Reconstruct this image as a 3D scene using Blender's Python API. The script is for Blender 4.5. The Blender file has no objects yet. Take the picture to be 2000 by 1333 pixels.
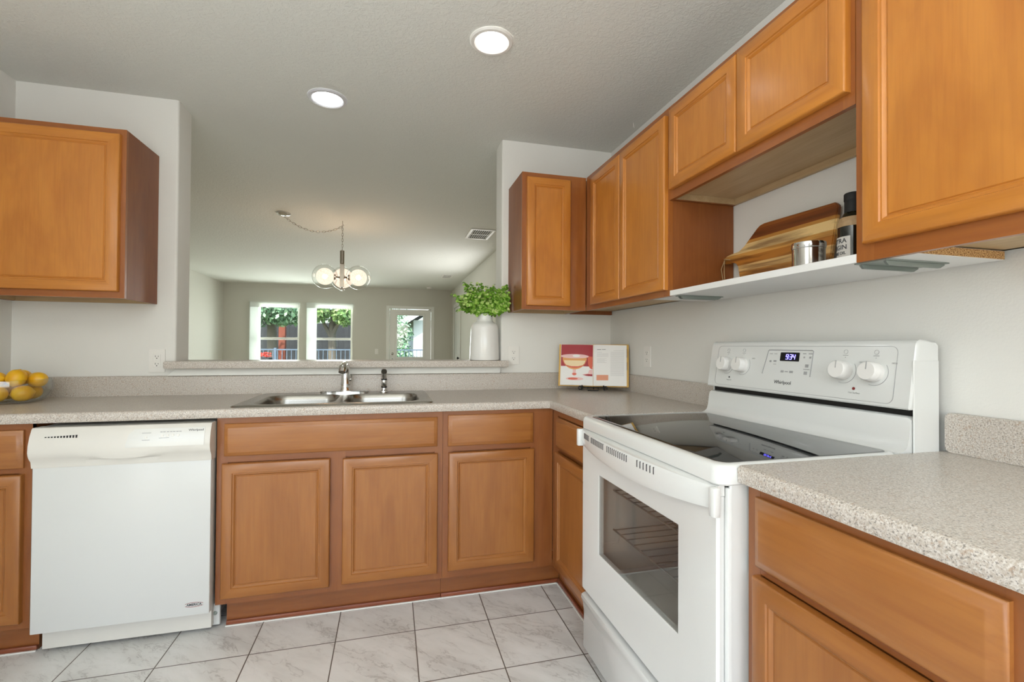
import bpy, bmesh, math, random
from mathutils import Vector, Matrix
random.seed(7)
scene = bpy.context.scene
COL = scene.collection

# ------------------------------------------------------------------ camera
YAW, PITCH, ROLL = -0.25553, 0.01132, 0.00585
def camera_setup():
    cy, sy = math.cos(YAW), math.sin(YAW)
    fw = Vector((-sy, cy, 0)); rt = Vector((cy, sy, 0)); up = Vector((0, 0, 1))
    c, s = math.cos(PITCH), math.sin(PITCH)
    fw, up = fw*c + up*s, up*c - fw*s
    c, s = math.cos(ROLL), math.sin(ROLL)
    rt, up = rt*c + up*s, up*c - rt*s
    cam = bpy.data.cameras.new('camera')
    cam.sensor_width = 36.0
    cam.lens = 908.15/2000*36
    cam.clip_start = 0.02
    o = bpy.data.objects.new('camera', cam); COL.objects.link(o)
    m = Matrix((rt, up, -fw)).transposed().to_4x4()
    m.translation = Vector((-1.3797, -2.7571, 1.1747))
    o.matrix_world = m
    scene.camera = o
camera_setup()
scene.view_settings.view_transform = 'Standard'
scene.view_settings.look = 'None'
scene.view_settings.exposure = 0.1
scene.view_settings.gamma = 1.0
scene.view_settings.use_curve_mapping = False

# ------------------------------------------------------------------ world, sun, daylight
def world_setup():
    w = bpy.data.worlds.new('World'); scene.world = w; w.use_nodes = True
    nt = w.node_tree; nt.nodes.clear()
    out = nt.nodes.new('ShaderNodeOutputWorld'); bg = nt.nodes.new('ShaderNodeBackground')
    sky = nt.nodes.new('ShaderNodeTexSky'); sky.sky_type = 'NISHITA'
    sky.sun_disc = False; sky.sun_elevation = math.radians(52); sky.sun_rotation = math.radians(200)
    sky.altitude = 200; sky.dust_density = 2.0
    bg.inputs['Strength'].default_value = 0.42
    nt.links.new(sky.outputs[0], bg.inputs[0]); nt.links.new(bg.outputs[0], out.inputs[0])
world_setup()
def sun_lamp():
    l = bpy.data.lights.new('sun', 'SUN'); l.energy = 6.0; l.angle = 0.01; l.color = (1, .96, .9)
    o = bpy.data.objects.new('sun', l); COL.objects.link(o)
    o.rotation_euler = (math.radians(42), 0, math.radians(-28))   # from behind and left of the house
sun_lamp()
def area(name, loc, rot, sx, sy, power, color):
    l = bpy.data.lights.new(name, 'AREA'); l.shape = 'RECTANGLE'; l.size = sx; l.size_y = sy
    l.energy = power; l.color = color
    o = bpy.data.objects.new(name, l); COL.objects.link(o)
    o.location = loc; o.rotation_euler = rot
R90 = math.radians(90)
# daylight through the openings behind the camera and the far living-room windows
area('daylight_rear_window', (-1.5, -5.02, 1.62), (R90, 0, 0), 2.3, 1.2, 22, (.96, .985, 1))
area('daylight_patio_door', (-3.2, -3.6, 1.1), (0, -R90, 0), 1.9, 1.7, 20, (.96, .985, 1))
area('daylight_living_window', (-3.70, 8.06, 1.30), (-R90, 0, 0), .85, 1.4, 46, (1, 1, .99))
area('daylight_living_window', (-2.63, 8.06, 1.30), (-R90, 0, 0), .85, 1.4, 46, (1, 1, .99))
area('living_side_fill', (-.06, 4.2, 1.4), (0, R90, 0), 1.4, 1.8, 28, (1, 1, .99))  # added fill lamp beside the solid side wall, brightens the living room

area('ceiling_bounce_fill', (-1.95, -3.15, 1.62), (math.pi, 0, 0), .9, .9, 44, (.965, .985, 1))  # unseen fill lamp, added to bounce soft light off the ceiling

# ------------------------------------------------------------------ materials
def lin(c):
    c = c/255.0
    return c/12.92 if c <= .04045 else ((c+.055)/1.055)**2.4
def srgb(r, g, b): return (lin(r), lin(g), lin(b), 1)
def mat_base(name):
    m = bpy.data.materials.new(name); m.use_nodes = True
    nt = m.node_tree; b = nt.nodes['Principled BSDF']
    return m, nt, b
def plain(name, col, rough=.5, metal=0, coat=0, emis=None, es=0, spec=.5):
    m, nt, b = mat_base(name)
    b.inputs['Base Color'].default_value = col
    b.inputs['Roughness'].default_value = rough
    b.inputs['Metallic'].default_value = metal
    b.inputs['Coat Weight'].default_value = coat
    b.inputs['Specular IOR Level'].default_value = spec
    if emis: b.inputs['Emission Color'].default_value = emis; b.inputs['Emission Strength'].default_value = es
    return m
def N(nt, t, **kw):
    n = nt.nodes.new(t)
    for k, v in kw.items():
        if k in n.inputs: n.inputs[k].default_value = v
        else: setattr(n, k, v)
    return n
def ramp(nt, src, stops, interp='LINEAR'):
    r = nt.nodes.new('ShaderNodeValToRGB'); e = r.color_ramp.elements
    r.color_ramp.interpolation = interp
    while len(e) > 1: e.remove(e[-1])
    e[0].position = stops[0][0]; e[0].color = stops[0][1]
    for p, c in stops[1:]:
        k = e.new(p); k.color = c
    nt.links.new(src, r.inputs[0]); return r.outputs[0]
def mix(nt, fac, a, b, blend='MIX'):
    n = nt.nodes.new('ShaderNodeMix'); n.data_type = 'RGBA'; n.blend_type = blend
    for s, v in ((n.inputs[0], fac), (n.inputs[6], a), (n.inputs[7], b)):
        if hasattr(v, 'node'): nt.links.new(v, s)
        else: s.default_value = v
    return n.outputs[2]
def coords(nt, scale=(1, 1, 1), loc=(0, 0, 0), rot=(0, 0, 0), kind='Object'):
    t = nt.nodes.new('ShaderNodeTexCoord'); mp = nt.nodes.new('ShaderNodeMapping')
    mp.inputs['Scale'].default_value = scale; mp.inputs['Location'].default_value = loc; mp.inputs['Rotation'].default_value = rot
    nt.links.new(t.outputs[kind], mp.inputs[0]); return mp.outputs[0]
def bump(nt, b, h, strength, dist):
    n = nt.nodes.new('ShaderNodeBump'); n.inputs['Strength'].default_value = strength; n.inputs['Distance'].default_value = dist
    nt.links.new(h, n.inputs['Height']); nt.links.new(n.outputs[0], b.inputs['Normal'])

def wood(name, light, mid, dark, axis, rough=.3, coat=.25):
    m, nt, b = mat_base(name)
    s = {'z': (17, 17, 2.4), 'x': (2.4, 17, 17), 'y': (17, 2.4, 17)}[axis]
    n1 = N(nt, 'ShaderNodeTexNoise', Scale=1.0, Detail=5.0, Roughness=.55, Distortion=1.6)
    nt.links.new(coords(nt, s), n1.inputs['Vector'])
    s2 = {'z': (7, 7, 2.2), 'x': (2.2, 7, 7), 'y': (7, 2.2, 7)}[axis]
    n2 = N(nt, 'ShaderNodeTexNoise', Scale=1.0, Detail=3.0, Roughness=.5, Distortion=1.2)
    nt.links.new(coords(nt, s2, (3, 1, 2)), n2.inputs['Vector'])
    s3 = {'z': (120, 120, 5), 'x': (5, 120, 120), 'y': (120, 5, 120)}[axis]
    n3 = N(nt, 'ShaderNodeTexNoise', Scale=1.0, Detail=2.0)
    nt.links.new(coords(nt, s3), n3.inputs['Vector'])
    c1 = ramp(nt, n1.outputs[0], [(.25, mid), (.6, light), (.8, light)])
    c2 = mix(nt, ramp(nt, n2.outputs[0], [(.34, (.30, .30, .30, 1)), (.60, (0, 0, 0, 1))]), c1, dark)
    c3 = mix(nt, ramp(nt, n3.outputs[0], [(.35, (.16, .16, .16, 1)), (.55, (0, 0, 0, 1))]), c2, dark)
    nt.links.new(c3, b.inputs['Base Color'])
    b.inputs['Roughness'].default_value = rough; b.inputs['Coat Weight'].default_value = coat; b.inputs['Coat Roughness'].default_value = .18
    bump(nt, b, n3.outputs[0], .03, .001)
    return m
WL, WM, WD = srgb(200, 130, 52), srgb(190, 118, 44), srgb(156, 90, 30)
M = {}
M['wood_v'] = wood('maple_vertical', WL, WM, WD, 'z')
M['wood_h'] = wood('maple_horizontal', WL, WM, WD, 'x')
M['frame_v'] = wood('maple_frame_vertical', srgb(160, 96, 42), srgb(148, 84, 36), srgb(120, 62, 24), 'z')
M['frame_h'] = wood('maple_frame_horizontal', srgb(160, 96, 42), srgb(148, 84, 36), srgb(120, 62, 24), 'x')
# the base cabinets use a darker tone of the same maple
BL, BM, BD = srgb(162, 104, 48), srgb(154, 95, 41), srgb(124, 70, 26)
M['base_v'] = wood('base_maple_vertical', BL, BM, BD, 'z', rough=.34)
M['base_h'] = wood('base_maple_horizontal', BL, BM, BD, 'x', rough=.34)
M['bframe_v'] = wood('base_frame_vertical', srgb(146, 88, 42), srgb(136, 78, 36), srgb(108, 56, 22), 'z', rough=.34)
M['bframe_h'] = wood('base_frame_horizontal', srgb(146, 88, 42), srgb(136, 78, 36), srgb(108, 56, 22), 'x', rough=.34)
M['side'] = wood('maple_side_veneer', srgb(144, 84, 38), srgb(134, 74, 32), srgb(108, 54, 20), 'z', rough=.45, coat=.08)
M['under'] = wood('raw_ply_underside', srgb(196, 170, 130), srgb(184, 156, 116), srgb(160, 130, 92), 'x', rough=.5, coat=0)
M['shoe'] = wood('shoe_moulding', srgb(140, 74, 42), srgb(124, 62, 36), srgb(96, 44, 26), 'x')

def wall_mat(name, col, bs=.25):
    m, nt, b = mat_base(name)
    b.inputs['Base Color'].default_value = col; b.inputs['Roughness'].default_value = .75
    n = N(nt, 'ShaderNodeTexNoise', Scale=160.0, Detail=3.0, Roughness=.55)
    nt.links.new(coords(nt), n.inputs['Vector'])
    bump(nt, b, n.outputs[0], bs, .002)
    return m
M['wall'] = wall_mat('painted_wall', srgb(229, 228, 222))
M['wall_liv'] = wall_mat('painted_wall_living', srgb(212, 210, 200), .1)
M['silver'] = plain('silver_painted_metal', srgb(206, 206, 210), .3)
M['trim'] = plain('white_trim_paint', srgb(236, 236, 230), .35)
def ceiling_mat():
    m, nt, b = mat_base('textured_ceiling')
    b.inputs['Base Color'].default_value = srgb(225, 226, 219); b.inputs['Roughness'].default_value = .85
    n = N(nt, 'ShaderNodeTexNoise', Scale=58.0, Detail=4.0, Roughness=.6, Distortion=.8)
    nt.links.new(coords(nt), n.inputs['Vector'])
    h = ramp(nt, n.outputs[0], [(.42, (0, 0, 0, 1)), (.6, (1, 1, 1, 1))])
    bump(nt, b, h, .34, .004)
    return m
M['ceiling'] = ceiling_mat()

def counter_mat():
    m, nt, b = mat_base('speckled_laminate')
    v = coords(nt)
    a = N(nt, 'ShaderNodeTexNoise', Scale=270.0, Detail=2.0, Roughness=.7); nt.links.new(v, a.inputs['Vector'])
    d = N(nt, 'ShaderNodeTexNoise', Scale=360.0, Detail=1.0, Roughness=.5); nt.links.new(coords(nt, loc=(4, 2, 7)), d.inputs['Vector'])
    e = N(nt, 'ShaderNodeTexNoise', Scale=120.0, Detail=2.0, Roughness=.6); nt.links.new(coords(nt, loc=(9, 5, 1)), e.inputs['Vector'])
    c = ramp(nt, a.outputs[0], [(.36, srgb(183, 171, 157)), (.5, srgb(197, 189, 179)), (.64, srgb(216, 210, 202))])
    c = mix(nt, ramp(nt, d.outputs[0], [(.58, (0, 0, 0, 1)), (.66, (.78, .78, .78, 1))]), c, srgb(122, 116, 110))
    c = mix(nt, ramp(nt, e.outputs[0], [(.62, (0, 0, 0, 1)), (.68, (.55, .55, .55, 1))]), c, srgb(168, 140, 116))
    nt.links.new(c, b.inputs['Base Color'])
    b.inputs['Roughness'].default_value = .3
    return m
M['counter'] = counter_mat()

TILE = .3085
def tile_mat():
    m, nt, b = mat_base('marble_look_floor_tile')
    v = coords(nt, loc=(.6555 + TILE*20, .79 + TILE*20, 0))
    dv = nt.nodes.new('ShaderNodeVectorMath'); dv.operation = 'DIVIDE'; dv.inputs[1].default_value = (TILE, TILE, 1); nt.links.new(v, dv.inputs[0])
    fl = nt.nodes.new('ShaderNodeVectorMath'); fl.operation = 'FLOOR'; nt.links.new(dv.outputs[0], fl.inputs[0])
    wn = nt.nodes.new('ShaderNodeTexWhiteNoise'); nt.links.new(fl.outputs[0], wn.inputs['Vector'])
    sc = nt.nodes.new('ShaderNodeVectorMath'); sc.operation = 'SCALE'; sc.inputs['Scale'].default_value = 9.0; nt.links.new(wn.outputs['Color'], sc.inputs[0])
    rot = coords(nt, scale=(1, 1, 1), rot=(0, 0, .75))
    st = nt.nodes.new('ShaderNodeVectorMath'); st.operation = 'MULTIPLY'; st.inputs[1].default_value = (6, 17, 1); nt.links.new(rot, st.inputs[0])
    ad = nt.nodes.new('ShaderNodeVectorMath'); ad.operation = 'ADD'; nt.links.new(st.outputs[0], ad.inputs[0]); nt.links.new(sc.outputs[0], ad.inputs[1])
    n = N(nt, 'ShaderNodeTexNoise', Scale=1.0, Detail=8.0, Roughness=.62, Distortion=.5); nt.links.new(ad.outputs[0], n.inputs['Vector'])
    n2 = N(nt, 'ShaderNodeTexNoise', Scale=.55, Detail=5.0, Roughness=.6, Distortion=.3); nt.links.new(ad.outputs[0], n2.inputs['Vector'])
    base = ramp(nt, n2.outputs[0], [(.32, srgb(204, 202, 198)), (.5, srgb(220, 219, 215)), (.68, srgb(228, 227, 224))])
    vein = ramp(nt, n.outputs[0], [(.455, (0, 0, 0, 1)), (.49, (.62, .62, .62, 1)), (.505, (0, 0, 0, 1))])
    vm = nt.nodes.new('ShaderNodeMath'); vm.operation = 'MULTIPLY'
    nt.links.new(vein, vm.inputs[0]); nt.links.new(ramp(nt, n2.outputs[0], [(.42, (1, 1, 1, 1)), (.58, (.12, .12, .12, 1))]), vm.inputs[1])
    base = mix(nt, vm.outputs[0], base, srgb(160, 155, 150))
    br = nt.nodes.new('ShaderNodeTexBrick'); br.offset = 0; br.squash = 1
    br.inputs['Scale'].default_value = 1; br.inputs['Mortar Size'].default_value = .0022; br.inputs['Mortar Smooth'].default_value = .1
    br.inputs['Brick Width'].default_value = TILE; br.inputs['Row Height'].default_value = TILE
    nt.links.new(v, br.inputs['Vector'])
    c = mix(nt, br.outputs['Fac'], base, srgb(96, 88, 80))
    nt.links.new(c, b.inputs['Base Color']); b.inputs['Roughness'].default_value = .3
    inv = nt.nodes.new('ShaderNodeMath'); inv.operation = 'SUBTRACT'; inv.inputs[0].default_value = 1; nt.links.new(br.outputs['Fac'], inv.inputs[1])
    bump(nt, b, inv.outputs[0], .3, .002)
    return m
M['tile'] = tile_mat()
M['carpet'] = wall_mat('beige_carpet', srgb(176, 162, 142), .6)
M['white'] = plain('white_enamel', srgb(222, 223, 220), .16, coat=.3)
M['white_dw'] = plain('white_appliance_paint', srgb(212, 213, 210), .3)
M['bisque'] = plain('offwhite_console_plastic', srgb(216, 213, 205), .3)
M['console'] = plain('glossy_console_inset', srgb(219, 219, 214), .18)
M['plastic'] = plain('white_plastic', srgb(234, 232, 226), .35)
M['knob'] = plain('white_knob_plastic', srgb(232, 230, 226), .4)
M['black'] = plain('black_gap', (.006, .006, .006, 1), .5)
M['slot'] = plain('dark_slot', (.01, .01, .01, 1), .7)
M['ink'] = plain('grey_print', srgb(166, 166, 166), .5)
M['ink_dark'] = plain('dark_print', srgb(60, 62, 66), .5)
M['ink_red'] = plain('red_print', srgb(150, 40, 44), .5)
M['glasstop'] = plain('black_ceramic_glass', (.012, .013, .014, 1), .04)
M['glasstop'].node_tree.nodes['Principled BSDF'].inputs['IOR'].default_value = 2.3
M['disp'] = plain('black_display', (.004, .004, .008, 1), .15)
M['digit'] = plain('blue_lit_digit', (.1, .1, .6, 1), .4, emis=(.16, .14, 1, 1), es=6)
M['steel'] = plain('brushed_steel', srgb(158, 155, 148), .26, metal=1)
M['rack'] = plain('dull_rack_wire', srgb(128, 125, 120), .45)
M['polished'] = plain('polished_tin', srgb(200, 198, 194), .14, metal=1)
M['chrome'] = plain('chrome', srgb(214, 214, 212), .07, metal=1)
M['nickel'] = plain('satin_nickel', srgb(170, 162, 150), .28, metal=1)
M['darkmetal'] = plain('wrought_black_metal', srgb(26, 24, 24), .45, metal=.4)
M['galv'] = plain('grey_galvanised_metal', srgb(150, 158, 152), .4, metal=.6)
M['melamine'] = plain('white_melamine', srgb(232, 232, 230), .4)
M['ceramic'] = plain('white_glazed_ceramic', srgb(234, 234, 230), .22, coat=.4)
M['oven_in'] = plain('grey_oven_enamel', srgb(200, 196, 188), .3)
def chip_mat():
    m, nt, b = mat_base('particle_board')
    n = N(nt, 'ShaderNodeTexNoise', Scale=320.0, Detail=3.0); nt.links.new(coords(nt), n.inputs['Vector'])
    nt.links.new(ramp(nt, n.outputs[0], [(.35, srgb(128, 84, 44)), (.5, srgb(190, 146, 92)), (.65, srgb(220, 184, 130))]), b.inputs['Base Color'])
    b.inputs['Roughness'].default_value = .8
    return m
M['chip'] = chip_mat()
def thin_glass(name, tint=(1, 1, 1, 1), base=.04, rough=0.0):
    m, nt, b = mat_base(name); nt.nodes.remove(b)
    out = nt.nodes['Material Output']
    tr = nt.nodes.new('ShaderNodeBsdfTransparent'); tr.inputs[0].default_value = tint
    gl = nt.nodes.new('ShaderNodeBsdfGlossy'); gl.inputs['Roughness'].default_value = rough
    lw = nt.nodes.new('ShaderNodeLayerWeight'); lw.inputs[0].default_value = .5
    pw = nt.nodes.new('ShaderNodeMath'); pw.operation = 'POWER'; pw.inputs[1].default_value = 4.0; nt.links.new(lw.outputs['Facing'], pw.inputs[0])
    ma = nt.nodes.new('ShaderNodeMath'); ma.operation = 'MULTIPLY_ADD'; ma.inputs[1].default_value = .8; ma.inputs[2].default_value = base; nt.links.new(pw.outputs[0], ma.inputs[0])
    mx = nt.nodes.new('ShaderNodeMixShader')
    nt.links.new(ma.outputs[0], mx.inputs[0]); nt.links.new(tr.outputs[0], mx.inputs[1]); nt.links.new(gl.outputs[0], mx.inputs[2])
    nt.links.new(mx.outputs[0], out.inputs[0])
    return m
M['glass'] = thin_glass('clear_glass', (.96, .97, .96, 1), base=.06)
M['pane'] = thin_glass('window_glass', (.93, .97, .95, 1))
M['oven_glass'] = thin_glass('smoked_oven_glass', (.90, .90, .89, 1), base=.05, rough=.01)
def lemon_mat():
    m, nt, b = mat_base('lemon_peel')
    n = N(nt, 'ShaderNodeTexNoise', Scale=160.0, Detail=2.0); nt.links.new(coords(nt), n.inputs['Vector'])
    n2 = N(nt, 'ShaderNodeTexNoise', Scale=14.0); nt.links.new(coords(nt), n2.inputs['Vector'])
    nt.links.new(ramp(nt, n2.outputs[0], [(.35, srgb(232, 168, 22)), (.65, srgb(244, 196, 40))]), b.inputs['Base Color'])
    b.inputs['Roughness'].default_value = .36; bump(nt, b, n.outputs[0], .25, .001)
    return m
M['lemon'] = lemon_mat()
def leaf_mat(name, stops, rough=.45, trans=.15):
    m, nt, b = mat_base(name)
    g = nt.nodes.new('ShaderNodeNewGeometry')
    nt.links.new(ramp(nt, g.outputs['Random Per Island'], stops), b.inputs['Base Color'])
    b.inputs['Roughness'].default_value = rough
    return m
M['leaf'] = leaf_mat('bright_green_leaf', [(0, srgb(84, 132, 36)), (.35, srgb(118, 170, 52)), (.7, srgb(158, 200, 84)), (1, srgb(206, 224, 146))])
M['stem'] = plain('green_stem', srgb(84, 110, 44), .6)
M['tree_leaf'] = leaf_mat('tree_leaf', [(0, srgb(78, 120, 84)), (.5, srgb(130, 170, 126)), (1, srgb(196, 218, 186))], .5)
M['tree_leaf2'] = leaf_mat('oak_leaf', [(0, srgb(84, 122, 60)), (.5, srgb(142, 178, 96)), (1, srgb(204, 220, 156))], .5)
M['bark'] = plain('grey_bark', srgb(120, 108, 96), .9)
M['lens'] = plain('lit_diffuser_warm', (1, 1, 1, 1), .5, emis=(1, .95, .9, 1), es=9)
M['lens2'] = plain('lit_diffuser_cool', (1, 1, 1, 1), .5, emis=(.95, .98, 1, 1), es=9)
def bulb_mat():
    m, nt, b = mat_base('lit_crackle_globe'); nt.nodes.remove(b)
    n = N(nt, 'ShaderNodeTexVoronoi', Scale=55.0); n.feature = 'DISTANCE_TO_EDGE'; nt.links.new(coords(nt), n.inputs['Vector'])
    c = ramp(nt, n.outputs['Distance'], [(.0, (.95, .58, .42, 1)), (.06, (1, .80, .66, 1)), (.25, (1, .87, .76, 1))])
    em = nt.nodes.new('ShaderNodeEmission'); em.inputs[1].default_value = 1.5; nt.links.new(c, em.inputs[0])
    tr = nt.nodes.new('ShaderNodeBsdfTransparent'); tr.inputs[0].default_value = (1, .9, .8, 1)
    mx = nt.nodes.new('ShaderNodeMixShader'); mx.inputs[0].default_value = .55
    nt.links.new(tr.outputs[0], mx.inputs[1]); nt.links.new(em.outputs[0], mx.inputs[2]); nt.links.new(mx.outputs[0], nt.nodes['Material Output'].inputs[0])
    return m
M['filament'] = plain('glowing_bulb', (1, 1, 1, 1), .5, emis=(1, .70, .46, 1), es=170)
M['bulb'] = bulb_mat()
def board_mat():
    m, nt, b = mat_base('striped_teak_board')
    v = coords(nt, kind='Generated')
    s = nt.nodes.new('ShaderNodeSeparateXYZ'); nt.links.new(v, s.inputs[0])
    n = N(nt, 'ShaderNodeTexNoise', Scale=1.0, Detail=4.0, Distortion=.5); nt.links.new(coords(nt, (3, 40, 30), kind='Object'), n.inputs['Vector'])
    c = ramp(nt, s.outputs['Z'], [(0, srgb(122, 66, 22)), (.2, srgb(196, 138, 66)), (.29, srgb(232, 190, 124)), (.40, srgb(176, 112, 40)), (.53, srgb(206, 150, 74)), (.60, srgb(236, 202, 140)), (.74, srgb(190, 132, 58)), (.79, srgb(126, 66, 24)), (.93, srgb(150, 86, 34))], 'CONSTANT')
    c2 = mix(nt, ramp(nt, n.outputs[0], [(.38, (.75, .75, .75, 1)), (.56, (0, 0, 0, 1))]), c, srgb(92, 46, 14))
    nt.links.new(c2, b.inputs['Base Color']); b.inputs['Roughness'].default_value = .45
    return m
M['board'] = board_mat()
M['twine'] = plain('jute_twine', srgb(168, 138, 98), .9)
M['bottle'] = plain('dark_olive_glass', (.006, .008, .005, 1), .06, spec=.8)
M['label'] = plain('bottle_label_paper', srgb(214, 210, 204), .6)
M['kraft'] = plain('bottle_band_tan', srgb(176, 146, 108), .6)
M['page'] = plain('white_page', srgb(236, 234, 230), .55)
M['cover'] = plain('mustard_book_cover', srgb(218, 172, 78), .5)
M['red'] = plain('red_photo_ground', srgb(160, 24, 34), .45)
M['coral'] = plain('coral_print', srgb(214, 96, 66), .45)
M['amber'] = plain('amber_print', srgb(226, 160, 92), .45)
M['cream'] = plain('cream_print', srgb(238, 214, 168), .45)
M['pink'] = plain('pale_pink_print', srgb(232, 190, 186), .45)
M['salmon'] = plain('salmon_box_print', srgb(222, 150, 116), .5)
M['fence'] = plain('weathered_fence_board', srgb(58, 58, 62), .85)
M['rail'] = plain('blue_grey_railing', srgb(112, 128, 148), .5)
M['redpost'] = plain('terracotta_timber', srgb(150, 76, 58), .7)
M['grass'] = wall_mat('lawn_ground', srgb(104, 122, 78), .8)
M['stucco'] = plain('white_house_siding', srgb(236, 234, 230), .8)
M['shingle'] = plain('grey_roof_shingle', srgb(120, 116, 114), .9)
M['flower'] = plain('red_flower', srgb(220, 76, 64), .6)
def vane_mat():
    m, nt, b = mat_base('white_blind_vane'); b.inputs['Base Color'].default_value = srgb(238, 240, 236); b.inputs['Roughness'].default_value = .5
    tl = nt.nodes.new('ShaderNodeBsdfTranslucent'); tl.inputs[0].default_value = srgb(238, 240, 236)
    mx = nt.nodes.new('ShaderNodeMixShader'); mx.inputs[0].default_value = .45
    nt.links.new(b.outputs[0], mx.inputs[1]); nt.links.new(tl.outputs[0], mx.inputs[2]); nt.links.new(mx.outputs[0], nt.nodes['Material Output'].inputs[0])
    return m
M['slat'] = vane_mat()
M['outlet_hole'] = plain('outlet_slot_grey', srgb(70, 68, 66), .6)
def wglow():
    return plain('lit_indicator', srgb(120, 30, 30), .4)

# ------------------------------------------------------------------ mesh building
class MB:
    def __init__(self, Mx=None):
        self.bm = bmesh.new(); self.M = Mx or Matrix.Identity(4)
    def absorb(self, b2, mi=None):
        if mi is not None:
            for f in b2.faces: f.material_index = mi
        b2.transform(self.M)
        if self.M.determinant() < 0: bmesh.ops.reverse_faces(b2, faces=b2.faces[:])
        me = bpy.data.meshes.new('t'); b2.to_mesh(me); b2.free()
        self.bm.from_mesh(me); bpy.data.meshes.remove(me)
        return self
    def box(self, x0, x1, y0, y1, z0, z1, bev=0, seg=2, mi=0):
        b = bmesh.new(); bmesh.ops.create_cube(b, size=1)
        for v in b.verts:
            v.co = Vector(((x0+x1)/2 + v.co.x*(x1-x0), (y0+y1)/2 + v.co.y*(y1-y0), (z0+z1)/2 + v.co.z*(z1-z0)))
        if bev: bmesh.ops.bevel(b, geom=b.edges[:], offset=bev, segments=seg, affect='EDGES', profile=.5)
        return self.absorb(b, mi)
    def loops(self, loops, cap0=True, cap1=True, mi=0, mif=None):
        b = bmesh.new(); L = [[b.verts.new(p) for p in lp] for lp in loops]
        n = len(L[0])
        for i in range(len(L)-1):
            for j in range(n):
                k = (j+1) % n
                f = b.faces.new((L[i][j], L[i][k], L[i+1][k], L[i+1][j]))
                f.material_index = mif(i, j) if mif else mi
        if cap0: f = b.faces.new(L[0][::-1]); f.material_index = mi
        if cap1: f = b.faces.new(L[-1]); f.material_index = mi
        bmesh.ops.recalc_face_normals(b, faces=b.faces[:])
        return self.absorb(b)
    def strip(self, loops, mi=0, closed=False):
        b = bmesh.new(); L = [[b.verts.new(p) for p in lp] for lp in loops]; n = len(L[0])
        for i in range(len(L)-1):
            for j in range(n if closed else n-1):
                k = (j+1) % n
                b.faces.new((L[i][j], L[i][k], L[i+1][k], L[i+1][j]))
        bmesh.ops.recalc_face_normals(b, faces=b.faces[:])
        return self.absorb(b, mi)
    def lathe(self, prof, c=(0, 0, 0), n=32, mi=0, cap0=True, cap1=True, axis='z'):
        Lp = []
        for r, z in prof:
            lp = []
            for k in range(n):
                a = 2*math.pi*k/n; x, y = r*math.cos(a), r*math.sin(a)
                p = {'z': (x, y, z), 'y': (x, z, -y) if False else (x, -z, y), 'x': (z, x, y)}[axis]
                lp.append(Vector(c) + Vector(p))
            Lp.append(lp)
        return self.loops(Lp, cap0, cap1, mi)
    def tube(self, pts, r, n=8, mi=0, closed=False, cap=True):
        pts = [Vector(p) for p in pts]; m = len(pts)
        rad = r if isinstance(r, (list, tuple)) else [r]*m
        nv = None; Lp = []
        for i, p in enumerate(pts):
            if closed: t = pts[(i+1) % m] - pts[i-1]
            else: t = pts[min(i+1, m-1)] - pts[max(i-1, 0)]
            t.normalize()
            if nv is None:
                nv = t.orthogonal().normalized()
            else:
                nv = (nv - t*nv.dot(t)).normalized()
            bn = t.cross(nv)
            Lp.append([p + (nv*math.cos(2*math.pi*k/n) + bn*math.sin(2*math.pi*k/n))*rad[i] for k in range(n)])
        if closed:
            Lp.append(Lp[0]); return self.loops(Lp, False, False, mi)
        return self.loops(Lp, cap, cap, mi)
    def sphere(self, c, r, sub=3, sc=(1, 1, 1), mi=0):
        b = bmesh.new(); bmesh.ops.create_icosphere(b, subdivisions=sub, radius=r)
        for v in b.verts: v.co = Vector((v.co.x*sc[0], v.co.y*sc[1], v.co.z*sc[2])) + Vector(c)
        return self.absorb(b, mi)
    def prism(self, poly, h0, h1, to3, mi=0, bev=0):
        """poly of (u,v); to3(u,v,h)->Vector"""
        b = bmesh.new()
        lo = [b.verts.new(to3(u, v, h0)) for u, v in poly]; hi = [b.verts.new(to3(u, v, h1)) for u, v in poly]
        n = len(poly)
        b.faces.new(lo[::-1]); b.faces.new(hi)
        for i in range(n): b.faces.new((lo[i], lo[(i+1) % n], hi[(i+1) % n], hi[i]))
        bmesh.ops.recalc_face_normals(b, faces=b.faces[:])
        if bev: bmesh.ops.bevel(b, geom=[e for e in b.edges if e.calc_face_angle(0) > .5], offset=bev, segments=2, affect='EDGES')
        return self.absorb(b, mi)
    def obj(self, name, mats, parent=None, smooth=35, base=None, rz=0):
        if not isinstance(mats, (list, tuple)): mats = [mats]
        bm = self.bm
        off = Vector(BASE[parent.name] if parent else (base or (0, 0, 0)))
        for v in bm.verts: v.co -= off
        for f in bm.faces: f.smooth = True
        lim = math.radians(smooth)
        for e in bm.edges:
            if len(e.link_faces) == 2 and e.calc_face_angle(0) > lim: e.smooth = False
        me = bpy.data.meshes.new(name); bm.to_mesh(me); bm.free()
        for m in mats: me.materials.append(m)
        o = bpy.data.objects.new(name, me); COL.objects.link(o)
        if parent: o.parent = parent
        else:
            o.location = Matrix.Rotation(rz, 3, 'Z') @ off; o.rotation_euler = (0, 0, rz)
        BASE[o.name] = tuple(off)
        return o
BASE = {}
RR = -math.pi/2      # run along the range wall: local x = -Y, local y = X
def thing(name, label, cat, base, rz=0, group=None):
    o = bpy.data.objects.new(name, None); COL.objects.link(o); o.empty_display_size = .1
    o.location = Matrix.Rotation(rz, 3, 'Z') @ Vector(base); o.rotation_euler = (0, 0, rz)
    BASE[o.name] = tuple(base); return tag(o, label, cat, group)
def tag(o, label, cat, group=None):
    o['label'] = label; o['category'] = cat
    if group: o['group'] = group
    return o
def struct(o): o['kind'] = 'structure'; return o
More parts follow.
